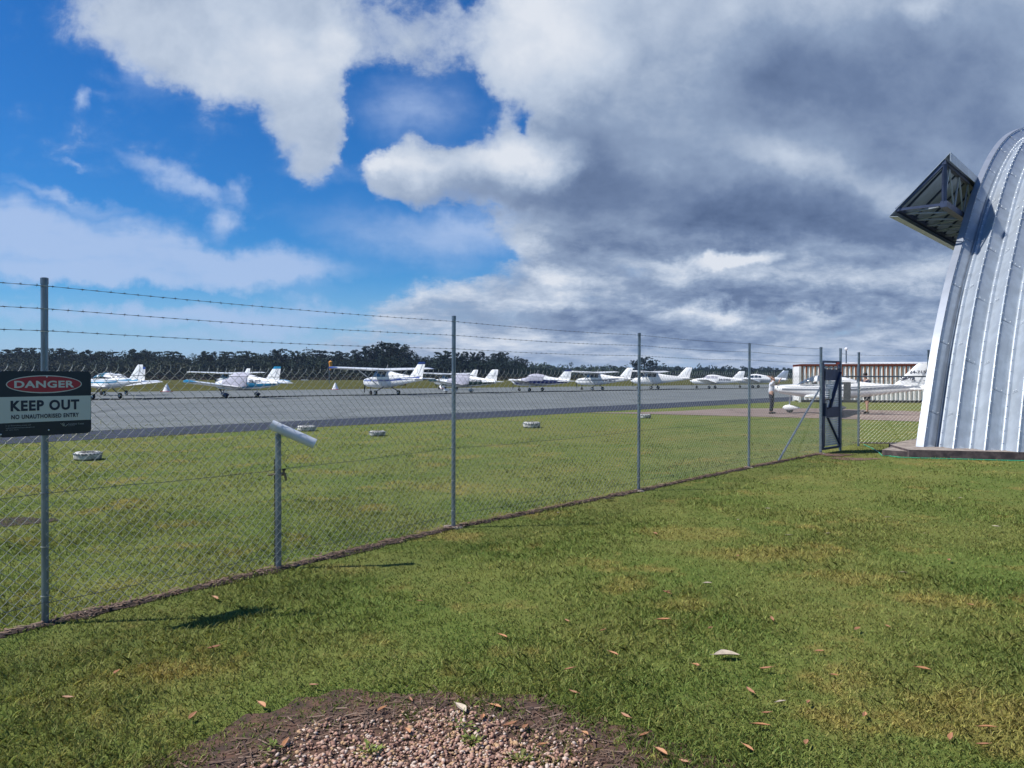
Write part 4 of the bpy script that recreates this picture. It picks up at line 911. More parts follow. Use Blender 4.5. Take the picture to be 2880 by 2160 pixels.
    for sg in (1, -1):
        fx_ = stride*sg; b_ = MB(); b_.loft([[Vector((fx_+xx, sg*.105+r_*math.cos(2*pi*k/10), .045+hh*math.sin(2*pi*k/10))) for k in range(10)] for xx, r_, hh in ((-.08, .03, .03), (-.05, .045, .045), (.06, .05, .045), (.15, .05, .035), (.19, .025, .02))], M_TYRE); b_.obj('shoe', o)
    return o
person('person in white shirt and dark trousers reaching up by the nose of an aircraft', G(2169, 1163.5, .012), R(-8), [((.28, .12, 1.36), (.42, .06, 1.6)), ((.1, -.3, 1.62), (-.12, -.2, 1.74))], M_SHIRT, M_TROU, M_HAIRB, bend=.03, stride=.05)
o = person('person in navy shirt and shorts bending behind the tail of the white aircraft', G(2439, 1162, .012), R(200), [((.1, .22, 1.16), (.3, .15, 1.1)), ((.1, -.22, 1.16), (.3, -.15, 1.05))], M_NSH, M_TROU, M_HAIR, bend=.1, shorts=True, stride=.12, sc=1.09)

# ------------------------------------------------------------------ container and shed
c0_ = G(2247.5, 1131.5); c1_ = G(2775, 1134.5); cd = Vector((c1_.x-c0_.x, c1_.y-c0_.y, 0)); cl_ = 12.6; cd.normalize()
cont = thing('shipping_container', 'long rusty white corrugated shipping container behind the checked aircraft', 'container', (c0_.x, c0_.y, 0), math.atan2(cd.y, cd.x))
H = 2.62
mb = MB(); nper = int(cl_/.29); pr_ = []
for k in range(nper): x = .12+k*.29; pr_ += [(x, 0), (x+.1, 0), (x+.15, .045), (x+.23, .045), (x+.28, 0)]
for y_, sg in ((0.02, 1), (2.42, -1)):
    vs = [(x, y_+d*sg, .16) for x, d in pr_]+[(x, y_+d*sg, H-.1) for x, d in pr_]; n_ = len(pr_); fs = [(i, i+1, i+1+n_, i+n_) for i in range(n_-1)]; mb.add(vs, fs if sg > 0 else [f_[::-1] for f_ in fs], M_CONT)
mb.obj('side_panel', cont, smooth=False)
mb = MB()
for x in (.06, cl_-.1):
    for y_ in (.06, 2.38): mb.box((x, y_, H/2), (.14, .14, H), M_CONT)
mb.obj('corner_post', cont, smooth=False)
mb = MB()
for y_ in (.05, 2.39): mb.box((cl_/2, y_, .1), (cl_-.3, .1, .14), M_TYRE); mb.box((cl_/2, y_, H-.05), (cl_-.3, .1, .12), M_CONT)
mb.obj('rail', cont, smooth=False)
mb = MB(); mb.box((cl_/2, 1.22, H-.01), (cl_-.2, 2.3, .03), M_CONT); mb.box((.07, 1.22, H/2), (.04, 2.3, H-.2), M_CONT); mb.box((cl_-.1, 1.22, H/2), (.04, 2.3, H-.2), M_CONT); mb.obj('roof', cont, smooth=False)
shed = thing('shed', 'low white roofed shed just showing above the rusty container', 'shed', (c0_.x+cd.x*4.6, c0_.y+cd.y*4.6+3.6, -.2), math.atan2(cd.y, cd.x))
mb = MB(); mb.box((3.6, 1.5, 1.35), (7.0, 3, 2.7), M_WHITE); mb.obj('wall', shed, smooth=False)
mb = MB(); mb.add([(-.2, -.2, 2.78), (7.6, -.2, 2.78), (7.6, 1.5, 3.05), (-.2, 1.5, 3.05), (7.6, 3.3, 2.78), (-.2, 3.3, 2.78), (-.2, -.2, 2.7), (7.6, -.2, 2.7), (7.6, 3.3, 2.7), (-.2, 3.3, 2.7)], [(0, 1, 2, 3), (3, 2, 4, 5), (6, 7, 1, 0), (7, 8, 4, 2, 1), (8, 9, 5, 4), (9, 6, 0, 3, 5), (6, 9, 8, 7)], M_WHITE); mb.obj('roof', shed, smooth=False)
q = G(2379.5, 1127); pole = thing('slender_pole', 'thin pole with a white ball cap standing behind the rusty container', 'pole', (q.x, q.y, 0))
hq = EYE+(1060-982)/F*q.y
mb = MB(); mb.path([(0, 0, -.1), (0, 0, hq)], .05, M_GALV, 8); mb.obj('shaft', pole); mb = MB(); mb.sphere((0, 0, hq), .13, M_WHITE, 10, 8); mb.obj('cap', pole)

# ------------------------------------------------------------------ tyres, markers, cones, windsock
def tyre(px, py, r, h, label):
    o = thing('boundary_marker', label, 'marker', G(px, py), random.uniform(0, 3), 'white painted tyres marking the grass edge')
    mb = MB(); mb.revolve([(r*.58, .02), (r*.85, .0), (r*.98, h*.2), (r, h*.5), (r*.98, h*.8), (r*.85, h), (r*.6, h*.97), (r*.62, h*.8), (r*.78, h*.6), (r*.78, h*.35), (r*.6, h*.2)], (0, 0, 0), M_WTYRE, 28)
    for k in range(22):
        a = 2*pi*k/22; mb.box((math.cos(a)*r*.985, math.sin(a)*r*.985, h*.78), (.03, .035, h*.16), M_GREY, ((math.cos(a), math.sin(a), 0), (-math.sin(a), math.cos(a), 0), (0, 0, 1)))
    mb.obj('casing', o); mb = MB(); mb.revolve([(r*.02, .01), (r*.74, .01), (r*.74, .02), (r*.02, .02)], (0, 0, 0), M_TYRE, 20); mb.obj('painted_shade_disc', o)  # black disc stands in for the shade inside the hollow tyre
tyre(247, 1293, .27, .17, 'white painted tyre on the grass just right of the DANGER sign')
tyre(1061, 1226, .24, .15, 'white painted tyre on the grass just left of the second tall fence post')
tyre(1495, 1203, .3, .2, 'large white painted tyre with dark tread marks between the second and third fence posts')
tyre(862, 1212, .3, .17, 'white painted tyre at the asphalt edge behind the tilted white pipe')
tyre(1812, 1176, .28, .17, 'white painted tyre at the asphalt edge directly behind the third tall fence post')
def cone(px, py, s_, label, dist=None):
    o = thing('cone_marker', label, 'marker cone', G(px, py), 0, 'white cone markers along the far edge of the asphalt')
    mb = MB(); mb.revolve([(.01, 0), (.42*s_, 0), (.40*s_, .06*s_), (.06*s_, .8*s_), (.01, .82*s_)], (0, 0, .05), M_WHITE, 20); mb.obj('cone', o); mb = MB(); mb.box((0, 0, .03), (.95*s_, .95*s_, .06), M_RED); mb.obj('base', o, smooth=False)
cone(469, 1102, 1.1, 'white cone on a red base left of the turquoise tipped plane')
cone(943, 1096, 1.1, 'white marker cone on a red base left of the blue striped high wing aircraft')
cone(1243, 1093.5, 1.2, 'white and red marker cone left of the second tall fence post')
for px, py, wd, lab in ((536, 1070, 4.5, 'long flat white marker board in the grass beyond the apron, far left'), (857, 1072, 3.0, 'short flat white marker board in the grass left of the windsock')):
    g_ = G(px, py); mb = MB(); mb.box((g_.x, g_.y, .5), (wd, .6, .3), M_WHITE); mb.box((g_.x-wd*.4, g_.y, .2), (.12, .3, .4), M_GALV); mb.box((g_.x+wd*.4, g_.y, .2), (.12, .3, .4), M_GALV); o = mb.obj('marker_board', smooth=False); tag(o, lab, 'marker board', 'white marker boards in the far grass')
g_ = G(926, 1079); ws = thing('windsock', 'small orange windsock hanging limp on a pole in front of the tree line', 'windsock', g_)
hq = EYE+(1060-1016)/F*g_.y
mb = MB(); mb.path([(0, 0, 0), (0, 0, hq)], .09, M_GALV, 8); mb.obj('pole', ws)
mb = MB(); mb.path([(.1, 0, hq), (.3, 0, hq-.2), (.38, 0, hq-.9), (.34, 0, hq-1.9), (.3, 0, hq-2.3)], [.25, .5, .42, .3, .2], M_ORANGE, 12); mb.obj('sock', ws)
g_ = G(1129, 1086); mb = MB(); mb.box((g_.x, g_.y, .9), (1.8, 1.0, 1.1), M_RED); mb.box((g_.x, g_.y, .25), (1.6, .8, .3), M_TYRE); mb.box((g_.x+.2, g_.y, 1.55), (.9, .8, .25), M_RED); o = mb.obj('fuel_trailer', smooth=False); tag(o, 'small faded red trailer seen beneath the wing of the blue striped aircraft', 'trailer')

# ------------------------------------------------------------------ trees
def leafcloud(n, rx, ry, rz, c, size, lobes=7):
    """many small leaf-clump faces spread through a lobed crown"""
    L = [(RNG.normal(0, .42, 3)*np.array([rx, ry, rz*.7]), RNG.uniform(.32, .6)) for _ in range(lobes)]
    V = []; 
    which = RNG.integers(0, lobes, n); d = RNG.normal(size=(n, 3)); d /= np.linalg.norm(d, axis=1)[:, None]; rad = RNG.uniform(.35, 1, n)**.5
    ctr = np.array([L[i][0] for i in which])+d*rad[:, None]*np.array([rx, ry, rz*.75])*np.array([L[i][1] for i in which])[:, None]+np.array(c)
    s_ = size*RNG.uniform(.5, 1.3, n)
    u = RNG.normal(size=(n, 3)); u /= np.linalg.norm(u, axis=1)[:, None]; v = np.cross(u, RNG.normal(size=(n, 3))); v /= np.linalg.norm(v, axis=1)[:, None]
    u *= s_[:, None]; v *= (s_*.75)[:, None]
    V = np.stack([ctr-u, ctr-v*.8, ctr+u, ctr+v], 1).reshape(-1, 3); return V
def quads(V): return np.arange(len(V)).reshape(-1, 4)
def ytop(x):
    T = [(-400, 990), (0, 984), (60, 978), (130, 986), (240, 984), (330, 987), (390, 981), (450, 988), (540, 992), (590, 988), (690, 988), (780, 984), (830, 988), (900, 984), (960, 990), (1000, 986), (1040, 977), (1075, 968), (1105, 963), (1130, 972), (1145, 984), (1180, 991), (1220, 994), (1260, 988), (1300, 991), (1345, 993), (1410, 994), (1440, 1003), (1480, 1010), (1530, 1014), (1640, 1019), (1780, 1017), (1850, 1019), (2000, 1020), (2150, 1025), (2400, 1030), (3300, 1030)]
    return float(np.interp(x, [q[0] for q in T], [q[1] for q in T]))
chunks = {'a': [], 'b': [], 'c': [], 'd': [], 'h': []}
def at_x(px, d): r_ = ray(px, 1060); return r_.x/r_.y*d
px = -420
while px < 1560:       # near wood
    top = ytop(px)
    for row in range(4):
        d = 470+row*26+random.uniform(-9, 9); H_ = (1060-top)/F*d+EYE
        h = H_*(.72+.09*row if px < 1460 else .6)*random.uniform(.92, 1.0); x = at_x(px+random.uniform(-9, 9), d)
        rx = random.uniform(4.2, 7.5); key = 'b' if px > 930 else ('a' if row > 0 or random.random() < .4 else 'c')
        if px > 560 and row == 0 and px < 930: key = random.choice(['a', 'b'])
        chunks[key].append(leafcloud(620, rx, rx, h*.52, (x, d, h*.53), .56, 10)); chunks[key].append(leafcloud(60, rx*1.2, rx, h*.3, (x, d, h*.25), 1.1, 4))
    px += random.uniform(10, 15)
px = -420
while px < 1000:       # paler scrub and brown heath in front
    d = 440+random.uniform(-12, 12); h = random.uniform(5, 10); chunks['c'].append(leafcloud(130, 5, 4, h*.62, (at_x(px, d), d, h*.42), .8, 5)); px += random.uniform(9, 15)
px = -420
while px < 1700:
    d = 418+random.uniform(-8, 8); h = random.uniform(1.6, 3.6); chunks['h'].append(leafcloud(60, 5, 4, h*.6, (at_x(px, d), d, h*.4), .6, 5)); px += random.uniform(9, 14)
px = 1380
while px < 3300:       # farther wood to the right
    top = ytop(max(px, 1480))
    for row in range(3):
        d = 860+row*60; H_ = (1060-top)/F*d+EYE; h = H_*(.55+.17*row)*random.uniform(.9, 1.05); x = at_x(px+random.uniform(-6, 6), d); rx = random.uniform(5, 9)
        kk = 'd' if (row == 0 or px < 1800) and not 1760 < px < 1850 else 'b'; chunks[kk].append(leafcloud(260, rx*1.2, rx, h*.55, (x, d, h*.48), 1.1, 8)); chunks[kk].append(leafcloud(40, rx*1.3, rx, h*.35, (x, d, h*.2), 1.7, 4))
    px += random.uniform(7, 11)
for key, m_, nm in (('a', M_LF1, 'woodland'), ('b', M_LF2, 'woodland'), ('c', M_LF3, 'scrub'), ('d', M_LF4, 'woodland'), ('h', M_HEATH, 'heath')):
    V = np.concatenate(chunks[key]); o = npmesh(nm, V, quads(V), [m_]); tag(o, {'a': 'grey green gum woodland behind the left half of the apron', 'b': 'dark close woodland across the centre of the skyline', 'c': 'pale olive scrub in front of the left woodland', 'd': 'distant sunlit woodland low on the right skyline', 'h': 'low brown heath at the foot of the woods'}[key], nm, kind='stuff')
# trees that stand out one by one above the wood
protos = []
def make_tree(i, flat, m_):
    o = thing('gum_tree', 'x', 'tree', (0, 0, 0)); h = 10.0
    mb = MB(); mb.path([(0, 0, -.2), (.1, 0, h*.3), (-.15, .1, h*.6), (.1, 0, h*.85)], [.32, .25, .17, .08], M_BARKT, 7)
    tips = []
    for k in range(7):
        a = k*2.4+i; zz_ = h*(.45+.06*k); q = (math.cos(a)*h*.2, math.sin(a)*h*.2, min(h*.92, zz_+h*.2)); mb.path([(0, 0, zz_), (q[0]*.5, q[1]*.5, zz_+h*.12), q], [.12, .08, .04], M_BARKT, 5); tips.append(q)
    mb.obj('trunk', o)
    V = [leafcloud(120, h*(.13 if not flat else .19), h*(.13 if not flat else .19), h*(.11 if not flat else .06), q, .26, 4) for q in tips]+[leafcloud(260, h*.24, h*.24, h*.2, (0, 0, h*.76), .3, 7)]
    V = np.concatenate(V); npmesh('crown', V, quads(V), [m_], parent=o); return o
protos = [make_tree(0, False, M_LF1), make_tree(1, True, M_LF1), make_tree(2, False, M_LF2), make_tree(3, True, M_LF2)]
used = set()
def place_tree(px, top, d, pi_, label, group='single trees standing above the woodland'):
    src = protos[pi_]; H_ = (1060-top)/F*d+EYE
    if pi_ in used:
        o = src.copy(); C.objects.link(o)
        for ch_ in list(src.children): c_ = ch_.copy(); C.objects.link(c_); c_.parent = o
    else: o = src; used.add(pi_)
    s_ = H_/10.0; o.location = (at_x(px, d), d, 0); o.scale = (s_*random.uniform(.9, 1.3), s_, s_); o.rotation_euler = (0, 0, random.uniform(0, 6)); o['label'] = label; o['group'] = group
LT = [(15, 981, 1, 'dark bushy gum tree breaking the skyline at the far left edge above the sign'), (62, 975, 1, 'flat topped gum tree just left of the nearest fence post'), (98, 983, 0, 'rounded gum tree beside the nearest fence post on its left'),
      (158, 977, 1, 'spreading gum tree just right of the nearest fence post'), (205, 985, 0, 'low rounded gum tree above the right end of the sign'), (255, 983, 0, 'gum tree above the leftmost aircraft canopy'), (300, 986, 1, 'flat crowned gum tree above the leftmost aircraft tail'),
      (384, 980, 0, 'taller dark gum tree in the dip left of the turquoise tipped plane'), (425, 986, 1, 'broad gum tree above the left cone marker'), (486, 986, 1, 'flat crowned gum tree above the grass gap'), (585, 986, 0, 'gum tree above the high wing plane at the back'),
      (640, 987, 1, 'small umbrella shaped gum tree above the turquoise tipped fin'), (694, 985, 1, 'umbrella crowned gum tree right of the turquoise fin'), (783, 981, 2, 'tall dark tree standing up left of the windsock'), (836, 986, 0, 'gum tree between the tall dark tree and the windsock'),
      (903, 982, 3, 'flat umbrella tree right above the windsock'), (958, 988, 2, 'dark tree right of the windsock'), (1010, 984, 2, 'dark tree on the left shoulder of the highest clump'), (1043, 974, 2, 'dark tree stepping up to the highest clump'),
      (1075, 967, 2, 'tall tree in the left of the highest clump'), (1104, 960, 3, 'tallest tree on the whole skyline left of the second fence post'), (1130, 971, 2, 'tall tree on the right of the highest clump'), (1250, 985, 3, 'wispy tree just left of the second fence post'),
      (1300, 989, 2, 'dark tree just right of the second fence post'), (1345, 989, 2, 'rounded dark tree above the green bellied plane'), (1405, 990, 2, 'last tall dark tree before the wood drops away'), (1470, 1008, 2, 'lower dark tree where the near wood ends')]
for px_, tp_, pi_, lab in LT: place_tree(px_, tp_, 500+random.uniform(-25, 25), pi_, lab)
place_tree(1812, 1004, 700, 2, 'round dark tree bulging above the skyline behind the third fence post'); place_tree(1790, 1012, 700, 2, 'dark tree leaning against the left of the round dark tree'); place_tree(1836, 1012, 710, 2, 'dark tree on the right flank of the round dark tree')

# ------------------------------------------------------------------ fence line soil, dirt, litter
def strip(name, line, w0, w1, m_, z=.006, n=220, kind='structure'):
    L_pts = []; seg = [(line[i+1]-line[i]).length for i in range(len(line)-1)]; tot = sum(seg); left = []; right = []
    for k in range(n+1):
        s_ = tot*k/n; i = 0
        while i < len(seg)-1 and s_ > seg[i]: s_ -= seg[i]; i += 1
        p = line[i].lerp(line[i+1], min(s_/seg[i], 1)); e = (line[i+1]-line[i]).normalized(); nr = Vector((-e.y, e.x, 0))
        ww = random.uniform(w0, w1)*(.6+.4*math.sin(k*.33+2*math.sin(k*.11)))
        left.append(p+nr*(ww+.03)); right.append(p-nr*(random.uniform(.6, 1)*ww+.05))
    vs = [(q.x, q.y, z) for q in left]+[(q.x, q.y, z) for q in right]; b_ = MB(); b_.add(vs, [(i, i+1, i+n+2, i+n+1) for i in range(n)], m_); o = b_.obj(name, smooth=False); tag(o, kind=kind); return o
fl = [P0]+P+[PA]
strip('soil_strip', [p.copy() for p in fl], .035, .11, M_SOIL)
def blobpoly(name, c, rx, ry, m_, z):
    pts = []
    for k in range(36): a = 2*pi*k/36; rr = 1+.22*math.sin(3*a+1)+random.uniform(-.12, .12); pts.append((c[0]+rx*rr*math.cos(a), c[1]+ry*rr*math.sin(a)))
    return poly(name, pts, z, m_)
gd = G(2405, 1291); blobpoly('dirt_patch', gd, .5, .28, M_REDD, .006)
gd = G(2345, 1280); blobpoly('dirt_patch', gd, .35, .3, M_REDD, .01)
gd = G(2480, 1246); blobpoly('dirt_patch', gd, .8, .25, M_SOIL, .006)
gd = G(55, 1468); blobpoly('dirt_patch', gd, .35, .3, M_SOIL, .006)
gc = Vector((-.38, 3.0, 0)); M_BEDS = mat('reddish bed soil', (.12, .062, .04), .98, nscale=9, col2=(.05, .03, .022), bump=.9, bscale=45)
bp_ = []
for k in range(90): a = 2*pi*k/90; rr = 1+.05*math.sin(3*a+1)+.04*math.sin(7*a)+random.uniform(-.05, .05); bp_.append((gc.x+1.3*rr*math.cos(a), gc.y+1.3*rr*math.sin(a)))
poly('gravel_bed', bp_, .007, M_BEDS)
def in_gravel(x, y): return ((x-gc.x)/1.32)**2+((y-gc.y)/.86)**2 < 1
# stones
V = []; Fs = []; ico = [(0, 0, 1), (.9, 0, .3), (.28, .85, .3), (-.73, .53, .3), (-.73, -.53, .3), (.28, -.85, .3), (.6, .44, -.6), (-.23, .7, -.6), (-.75, 0, -.6), (-.23, -.7, -.6), (.6, -.44, -.6)]
icf = [(0, 1, 2), (0, 2, 3), (0, 3, 4), (0, 4, 5), (0, 5, 1), (1, 6, 2), (2, 7, 3), (3, 8, 4), (4, 9, 5), (5, 10, 1), (6, 7, 2), (7, 8, 3), (8, 9, 4), (9, 10, 5), (10, 6, 1)]
ns = 0
while ns < 9500:
    x = gc.x+random.uniform(-.95, .95); y = gc.y+random.uniform(-.5, 1.1); q = math.sqrt(((x-gc.x-.03)/.9)**2+((y-gc.y)/1.05)**2)+.1*math.sin(x*9+1)*math.sin(y*7)
    if q > 1 or random.random() < max(0, (q-.62)*2.3): continue
    s_ = random.uniform(.003, .011) if random.random() < .85 else random.uniform(.011, .017); a = random.uniform(0, 6.28); ca_, sa_ = math.cos(a), math.sin(a); fx_, fy_, fz_ = random.uniform(.8, 1.5), random.uniform(.6, 1), random.uniform(.35, .8); o_ = len(V); zz_ = .012+random.uniform(0, .01)
    tl = random.uniform(-.4, .4)
    for (i, j, k) in ico: i2, j2 = i*fx_*random.uniform(.85, 1.15)*s_, j*fy_*random.uniform(.85, 1.15)*s_; V.append((x+i2*ca_-j2*sa_, y+i2*sa_+j2*ca_, zz_+k*fz_*s_+i2*tl))
    Fs += [(o_+f_[0], o_+f_[1], o_+f_[2]) for f_ in icf]; ns += 1
o = npmesh('gravel', V, Fs, [M_GRAV]); tag(o, 'pinkish crushed stone gravel in the bottom foreground', 'gravel', kind='stuff')
# twigs and bark crumbs along the soil strip and around the gravel
V = []; Fs = []
def twig(x, y, l, w_, z=.012):
    a = random.uniform(0, 6.28); dx, dy = math.cos(a)*l/2, math.sin(a)*l/2; nx, ny = -math.sin(a)*w_/2, math.cos(a)*w_/2; o_ = len(V); tz1 = random.uniform(-.2, .2)*l
    V.extend([(x-dx-nx, y-dy-ny, z), (x-dx+nx, y-dy+ny, z+w_*.3), (x+dx+nx, y+dy+ny, z+w_*.3+abs(tz1)), (x+dx-nx, y+dy-ny, z+abs(tz1))]); Fs.append((o_, o_+1, o_+2, o_+3))
for _ in range(3400):
    i = random.choices(range(5), [3, 4.3, 3.9, 4, 3.6])[0]; p = fl[i].lerp(fl[i+1], random.random()); e = (fl[i+1]-fl[i]).normalized(); nr = Vector((-e.y, e.x, 0)); s_ = random.gauss(-.01, .045); p = p+nr*s_
    twig(p.x, p.y, random.uniform(.02, .1), random.uniform(.002, .012), .01+random.uniform(0, .02))
for _ in range(1500):
    a = random.uniform(0, pi); rr = random.gauss(.9, .09); x = gc.x+1.06*rr*math.cos(a); y = gc.y+1.12*rr*math.sin(a); twig(x, y, random.uniform(.02, .11), random.uniform(.0015, .008), .012)
o = npmesh('litter', V, Fs, [M_TWIG]); tag(o, 'brown twigs and bark crumbs along the fence foot and round the gravel', 'litter', kind='stuff')
# low mounds of mulch
mb = MB()
for i in range(5):
    Ls = (fl[i+1]-fl[i]).length; e = (fl[i+1]-fl[i]).normalized(); nr = Vector((-e.y, e.x, 0))
    for k in range(int(Ls/.06)):
        p = fl[i]+e*(k*.06)+nr*random.gauss(0, .03); s_ = random.uniform(.015, .055); mb.sphere((p.x, p.y, .0), (s_*1.5, s_*1.1, s_*.35), M_SOIL, 7, 4)
o = mb.obj('mulch'); tag(o, 'dark mulch heaped along the foot of the fence', 'mulch', kind='stuff')

# weeds in the gravel
for wi, (px, py, hh, nn, lab) in enumerate(((1040, 2128, .05, 60, 'leafy green weed left of centre in the gravel'), (1330, 2100, .05, 50, 'leafy green weed right of centre in the gravel'), (765, 2112, .035, 36, 'small dark green weed at the left edge of the gravel'), (1460, 2148, .035, 40, 'grey green weed at the right edge of the gravel'), (1300, 2058, .045, 24, 'grassy weed tuft in the bare soil above the gravel'))):
    q = G(px, py); b_ = MB()
    for k in range(nn):
        a = random.uniform(0, 6.28); r0 = random.uniform(0, .05); l = random.uniform(.015, .035); z = random.uniform(.012, hh); c_ = Vector((q.x+r0*math.cos(a), q.y+r0*math.sin(a), z)); d = Vector((math.cos(a+random.uniform(-.8, .8)), math.sin(a), random.uniform(-.1, .9))).normalized(); sd_ = d.cross(Vector((0, 0, 1))).normalized()*l*.28
        b_.add([c_, c_+d*l*.5+sd_, c_+d*l, c_+d*l*.5-sd_], [(0, 1, 2, 3)], M_BLADE); b_.path([(q.x, q.y, 0), tuple(c_)], .0008, M_BLADE, 3, False)
    o = b_.obj('weed', smooth=False); tag(o, lab, 'weed', 'low weeds growing through the gravel')
# leaves
def leaf(px, py, l, m_, label, group=None, curl=.25, wid=.32, rot=None):
    g_ = G(px, py, .03); b_ = MB(); a = random.uniform(0, 6.28) if rot is None else R(rot); vs = []; fs = []; n = 8
    for i in range(n+1):
        f_ = i/n; w_ = l*wid*math.sin(pi*min(1, f_*1.02+.01))**.8/2*(1+.1*random.uniform(-1, 1)); x = (f_-.5)*l; z = curl*l*(f_-.5)**2+.004
        for j, s_ in enumerate((-1, 0, 1)): vs.append((x, s_*w_+.06*l*math.sin(f_*3), z+abs(s_)*w_*.55))
    for i in range(n):
        for j in (0, 1): fs.append((i*3+j, i*3+j+1, (i+1)*3+j+1, (i+1)*3+j))
    vs2 = [(x, y, z-.0015) for x, y, z in vs]; nn = len(vs); b_.add(vs+vs2, fs+[tuple(q+nn for q in f_[::-1]) for f_ in fs], m_)
    b_.path([(-.5*l-.14*l, 0, .01), (-.48*l, 0, curl*l*.25+.004)], .0012, m_, 4)
    o = b_.obj('fallen_leaf', loc=(g_.x, g_.y, .026)); o.rotation_euler = (random.uniform(-.15, .15), random.uniform(-.15, .15), a); tag(o, label, 'leaf', group)
leaf(2044, 1843, .17, M_PLEAF, 'large pale grey curl of bark lying on the lawn right of centre', None, .1, .38, 5)
leaf(1296, 1993, .12, M_PLEAF, 'large cream coloured leaf at the top edge of the gravel', None, .3, .32, 300)
leaf(1867, 1744, .11, M_LEAF, 'large curled brown leaf with a twig in the middle of the lawn', None, .4, .35, 10)
leaf(1714, 1404, .16, M_PLEAF, 'pale scrap of bark at the fence foot left of the third post', None, .2, .4, 10)
leaf(2779, 2045, .1, M_LEAF, 'long straight orange brown leaf near the bottom right corner', None, .1, .2, 0)
BR = [(2076, 1563), (1878, 1664), (1958, 1870), (2153, 1879), (2347, 1899), (2111, 1942), (2305, 1832), (2412, 1769), (2172, 1740), (2274, 1974), (2155, 2004), (2142, 2040), (1810, 2066), (2103, 2103), (2269, 2088), (2676, 2072), (2764, 2093), (1924, 2140), (1860, 2114), (2596, 1881), (2497, 1761), (2671, 1575), (2731, 1701), (1997, 1766), (1844, 1500), (543, 2013), (605, 1682), (601, 1820), (1413, 1789), (1695, 1772), (1614, 1946), (1875, 1666), (1601, 1881), (1960, 1871), (1595, 1745), (1355, 2017), (1393, 1987), (1434, 2036), (1478, 2045), (1076, 1994), (1155, 1966), (1646, 2063), (1525, 2094), (735, 1983), (882, 1926), (1760, 2012), (1146, 2057), (805, 2089), (1725, 1838), (2430, 2010), (190, 1960), (330, 1890), (1180, 1690), (1320, 1640)]
for x, y in BR: leaf(x, y, random.uniform(.05, .095), M_LEAF, 'small dry brown leaf fallen on the mown grass', 'small brown leaves scattered over the lawn')
for x, y in [(2077, 1462), (2495, 1455), (2541, 1610), (2220, 1505), (2160, 1430), (2197, 1974), (2330, 1500), (1990, 1640), (2600, 1500), (2800, 1480), (2150, 1360), (1570, 1442), (2700, 1400)]: leaf(x, y, random.uniform(.06, .085), M_PLEAF, 'pale straw coloured leaf lying on the far part of the lawn', 'pale leaves scattered over the lawn')

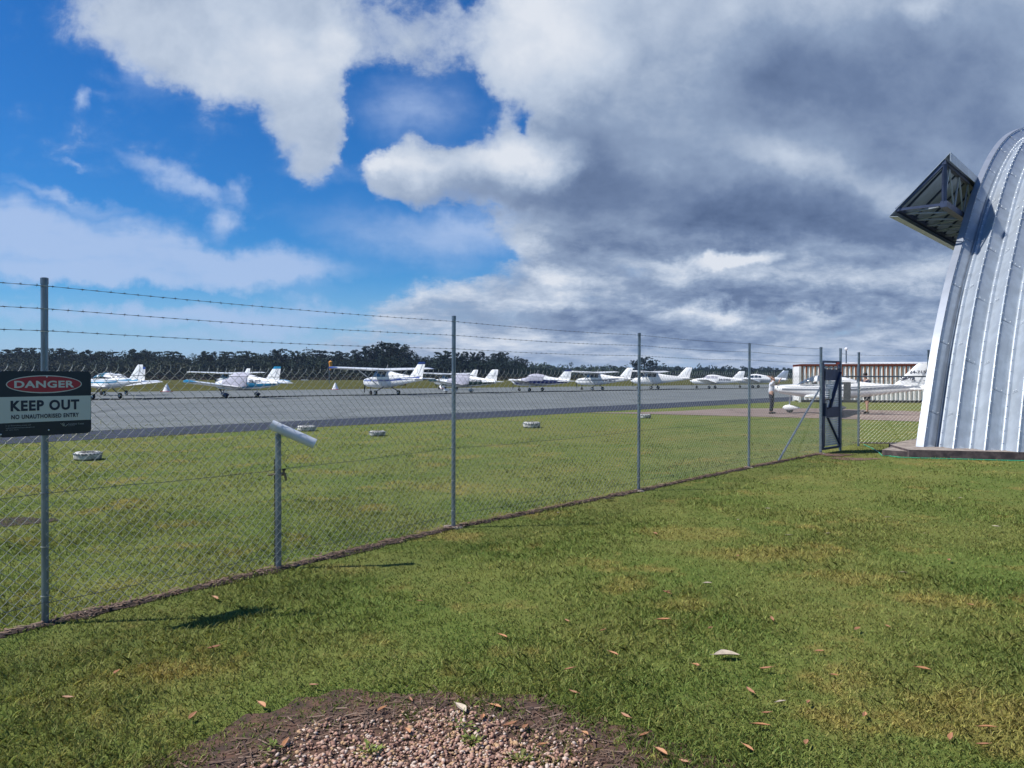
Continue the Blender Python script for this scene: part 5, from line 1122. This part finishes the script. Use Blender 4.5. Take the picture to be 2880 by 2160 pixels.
# ------------------------------------------------------------------ grass blades
def blades(n, dmin, dmax, hmin, hmax, wd, power, fade=99):
    d = dmin*(dmax/dmin)**(RNG.uniform(0, 1, n)**power); u = RNG.uniform(-.72, .72, n); x = u*d; y = d
    # clump
    cl1 = np.sin(x*7.3+2*np.sin(y*5.1))*np.sin(y*8.7+1.7*np.sin(x*6.1)); keep = RNG.uniform(0, 1, n) < .72+.28*cl1
    gm = ((x-gc.x)/1.08)**2+((y-gc.y)/1.12)**2+.26*np.sin(x*11)*np.sin(y*9+x*3)+.1*np.sin(x*23+2)*np.sin(y*19)+.17*RNG.normal(size=n); tuftm = np.sin(x*5.3+1)*np.sin(y*7.1+2) > .86; keep &= (gm > 1) | ((RNG.uniform(0, 1, n) < .10) & (gm > .45)) | (tuftm & (RNG.uniform(0, 1, n) < .5))
    for a, b_ in zip(fl[:-1], fl[1:]):
        ex, ey = b_.x-a.x, b_.y-a.y; L2 = ex*ex+ey*ey; t_ = np.clip(((x-a.x)*ex+(y-a.y)*ey)/L2, 0, 1); dd = np.hypot(x-a.x-t_*ex, y-a.y-t_*ey)
        keep &= (dd > .075+.045*np.sin(x*9)*np.sin(x*3.1+1)) | (RNG.uniform(0, 1, n) < .12)
    keep &= RNG.uniform(0, 1, n) < np.clip((fade-y)/(fade*.6), 0, 1)
    keep &= ~((x > 8.2) & (y < 17.6) & (y > 16.9-(x-8.4)*.2))
    x, y = x[keep], y[keep]; n = len(x); dd = y
    h = RNG.uniform(hmin, hmax, n)*(1+.35*np.sin(x*2.3+1.3*np.sin(y*1.9)))*(1+.25*RNG.normal(size=n).clip(-1, 2)); az = RNG.uniform(0, 2*pi, n); lean = RNG.uniform(.3, 1.5, n)*h
    wv = wd*RNG.uniform(.6, 1.4, n)*(1+.09*np.maximum(dd-4, 0)); fx_ = RNG.uniform(0, 2*pi, n)
    bx, by = np.cos(fx_)*wv/2, np.sin(fx_)*wv/2; lx, ly = np.cos(az)*lean, np.sin(az)*lean
    z0 = np.zeros(n)
    A = np.stack([x-bx, y-by, z0], 1); B_ = np.stack([x+bx, y+by, z0], 1); M1 = np.stack([x+lx*.4+bx*.8, y+ly*.4+by*.8, h*.65], 1); M2 = np.stack([x+lx*.4-bx*.8, y+ly*.4-by*.8, h*.65], 1); T = np.stack([x+lx, y+ly, h*.9], 1)
    V = np.stack([A, B_, M1, T, M2], 1).reshape(-1, 3); return V
V = np.concatenate([blades(330000, 2.7, 11.0, .012, .034, .0054, 1.0, 14), blades(230000, 7.5, 34.0, .014, .03, .006, .9, 34), blades(5000, 2.7, 7, .025, .042, .0045, 1.0)])
Fq = np.arange(len(V)).reshape(-1, 5); o = npmesh('grass', V, Fq, [M_BLADE]); tag(o, 'short mown green and straw coloured grass of the lawn', 'grass', kind='stuff')
S.cycles.max_bounces = 5; S.cycles.transparent_max_bounces = 6; S.cycles.sample_clamp_indirect = 5

# ------------------------------------------------------------------ air
hm = bpy.data.materials.new('haze air'); hm.use_nodes = True; t = NT(hm.node_tree); t.n.remove(t.n['Principled BSDF'])
pv = t.new('ShaderNodeVolumePrincipled'); pv.inputs['Color'].default_value = (.55, .72, 1, 1); pv.inputs['Density'].default_value = .0001; pv.inputs['Anisotropy'].default_value = .2
t.l.new(pv.outputs[0], t.n['Material Output'].inputs['Volume'])
mb = MB(); mb.box((0, 0, 29), (9200, 9200, 60), hm); o = mb.obj('haze', smooth=False); tag(o, 'thin bluish air softening the far woods', 'haze', kind='stuff')
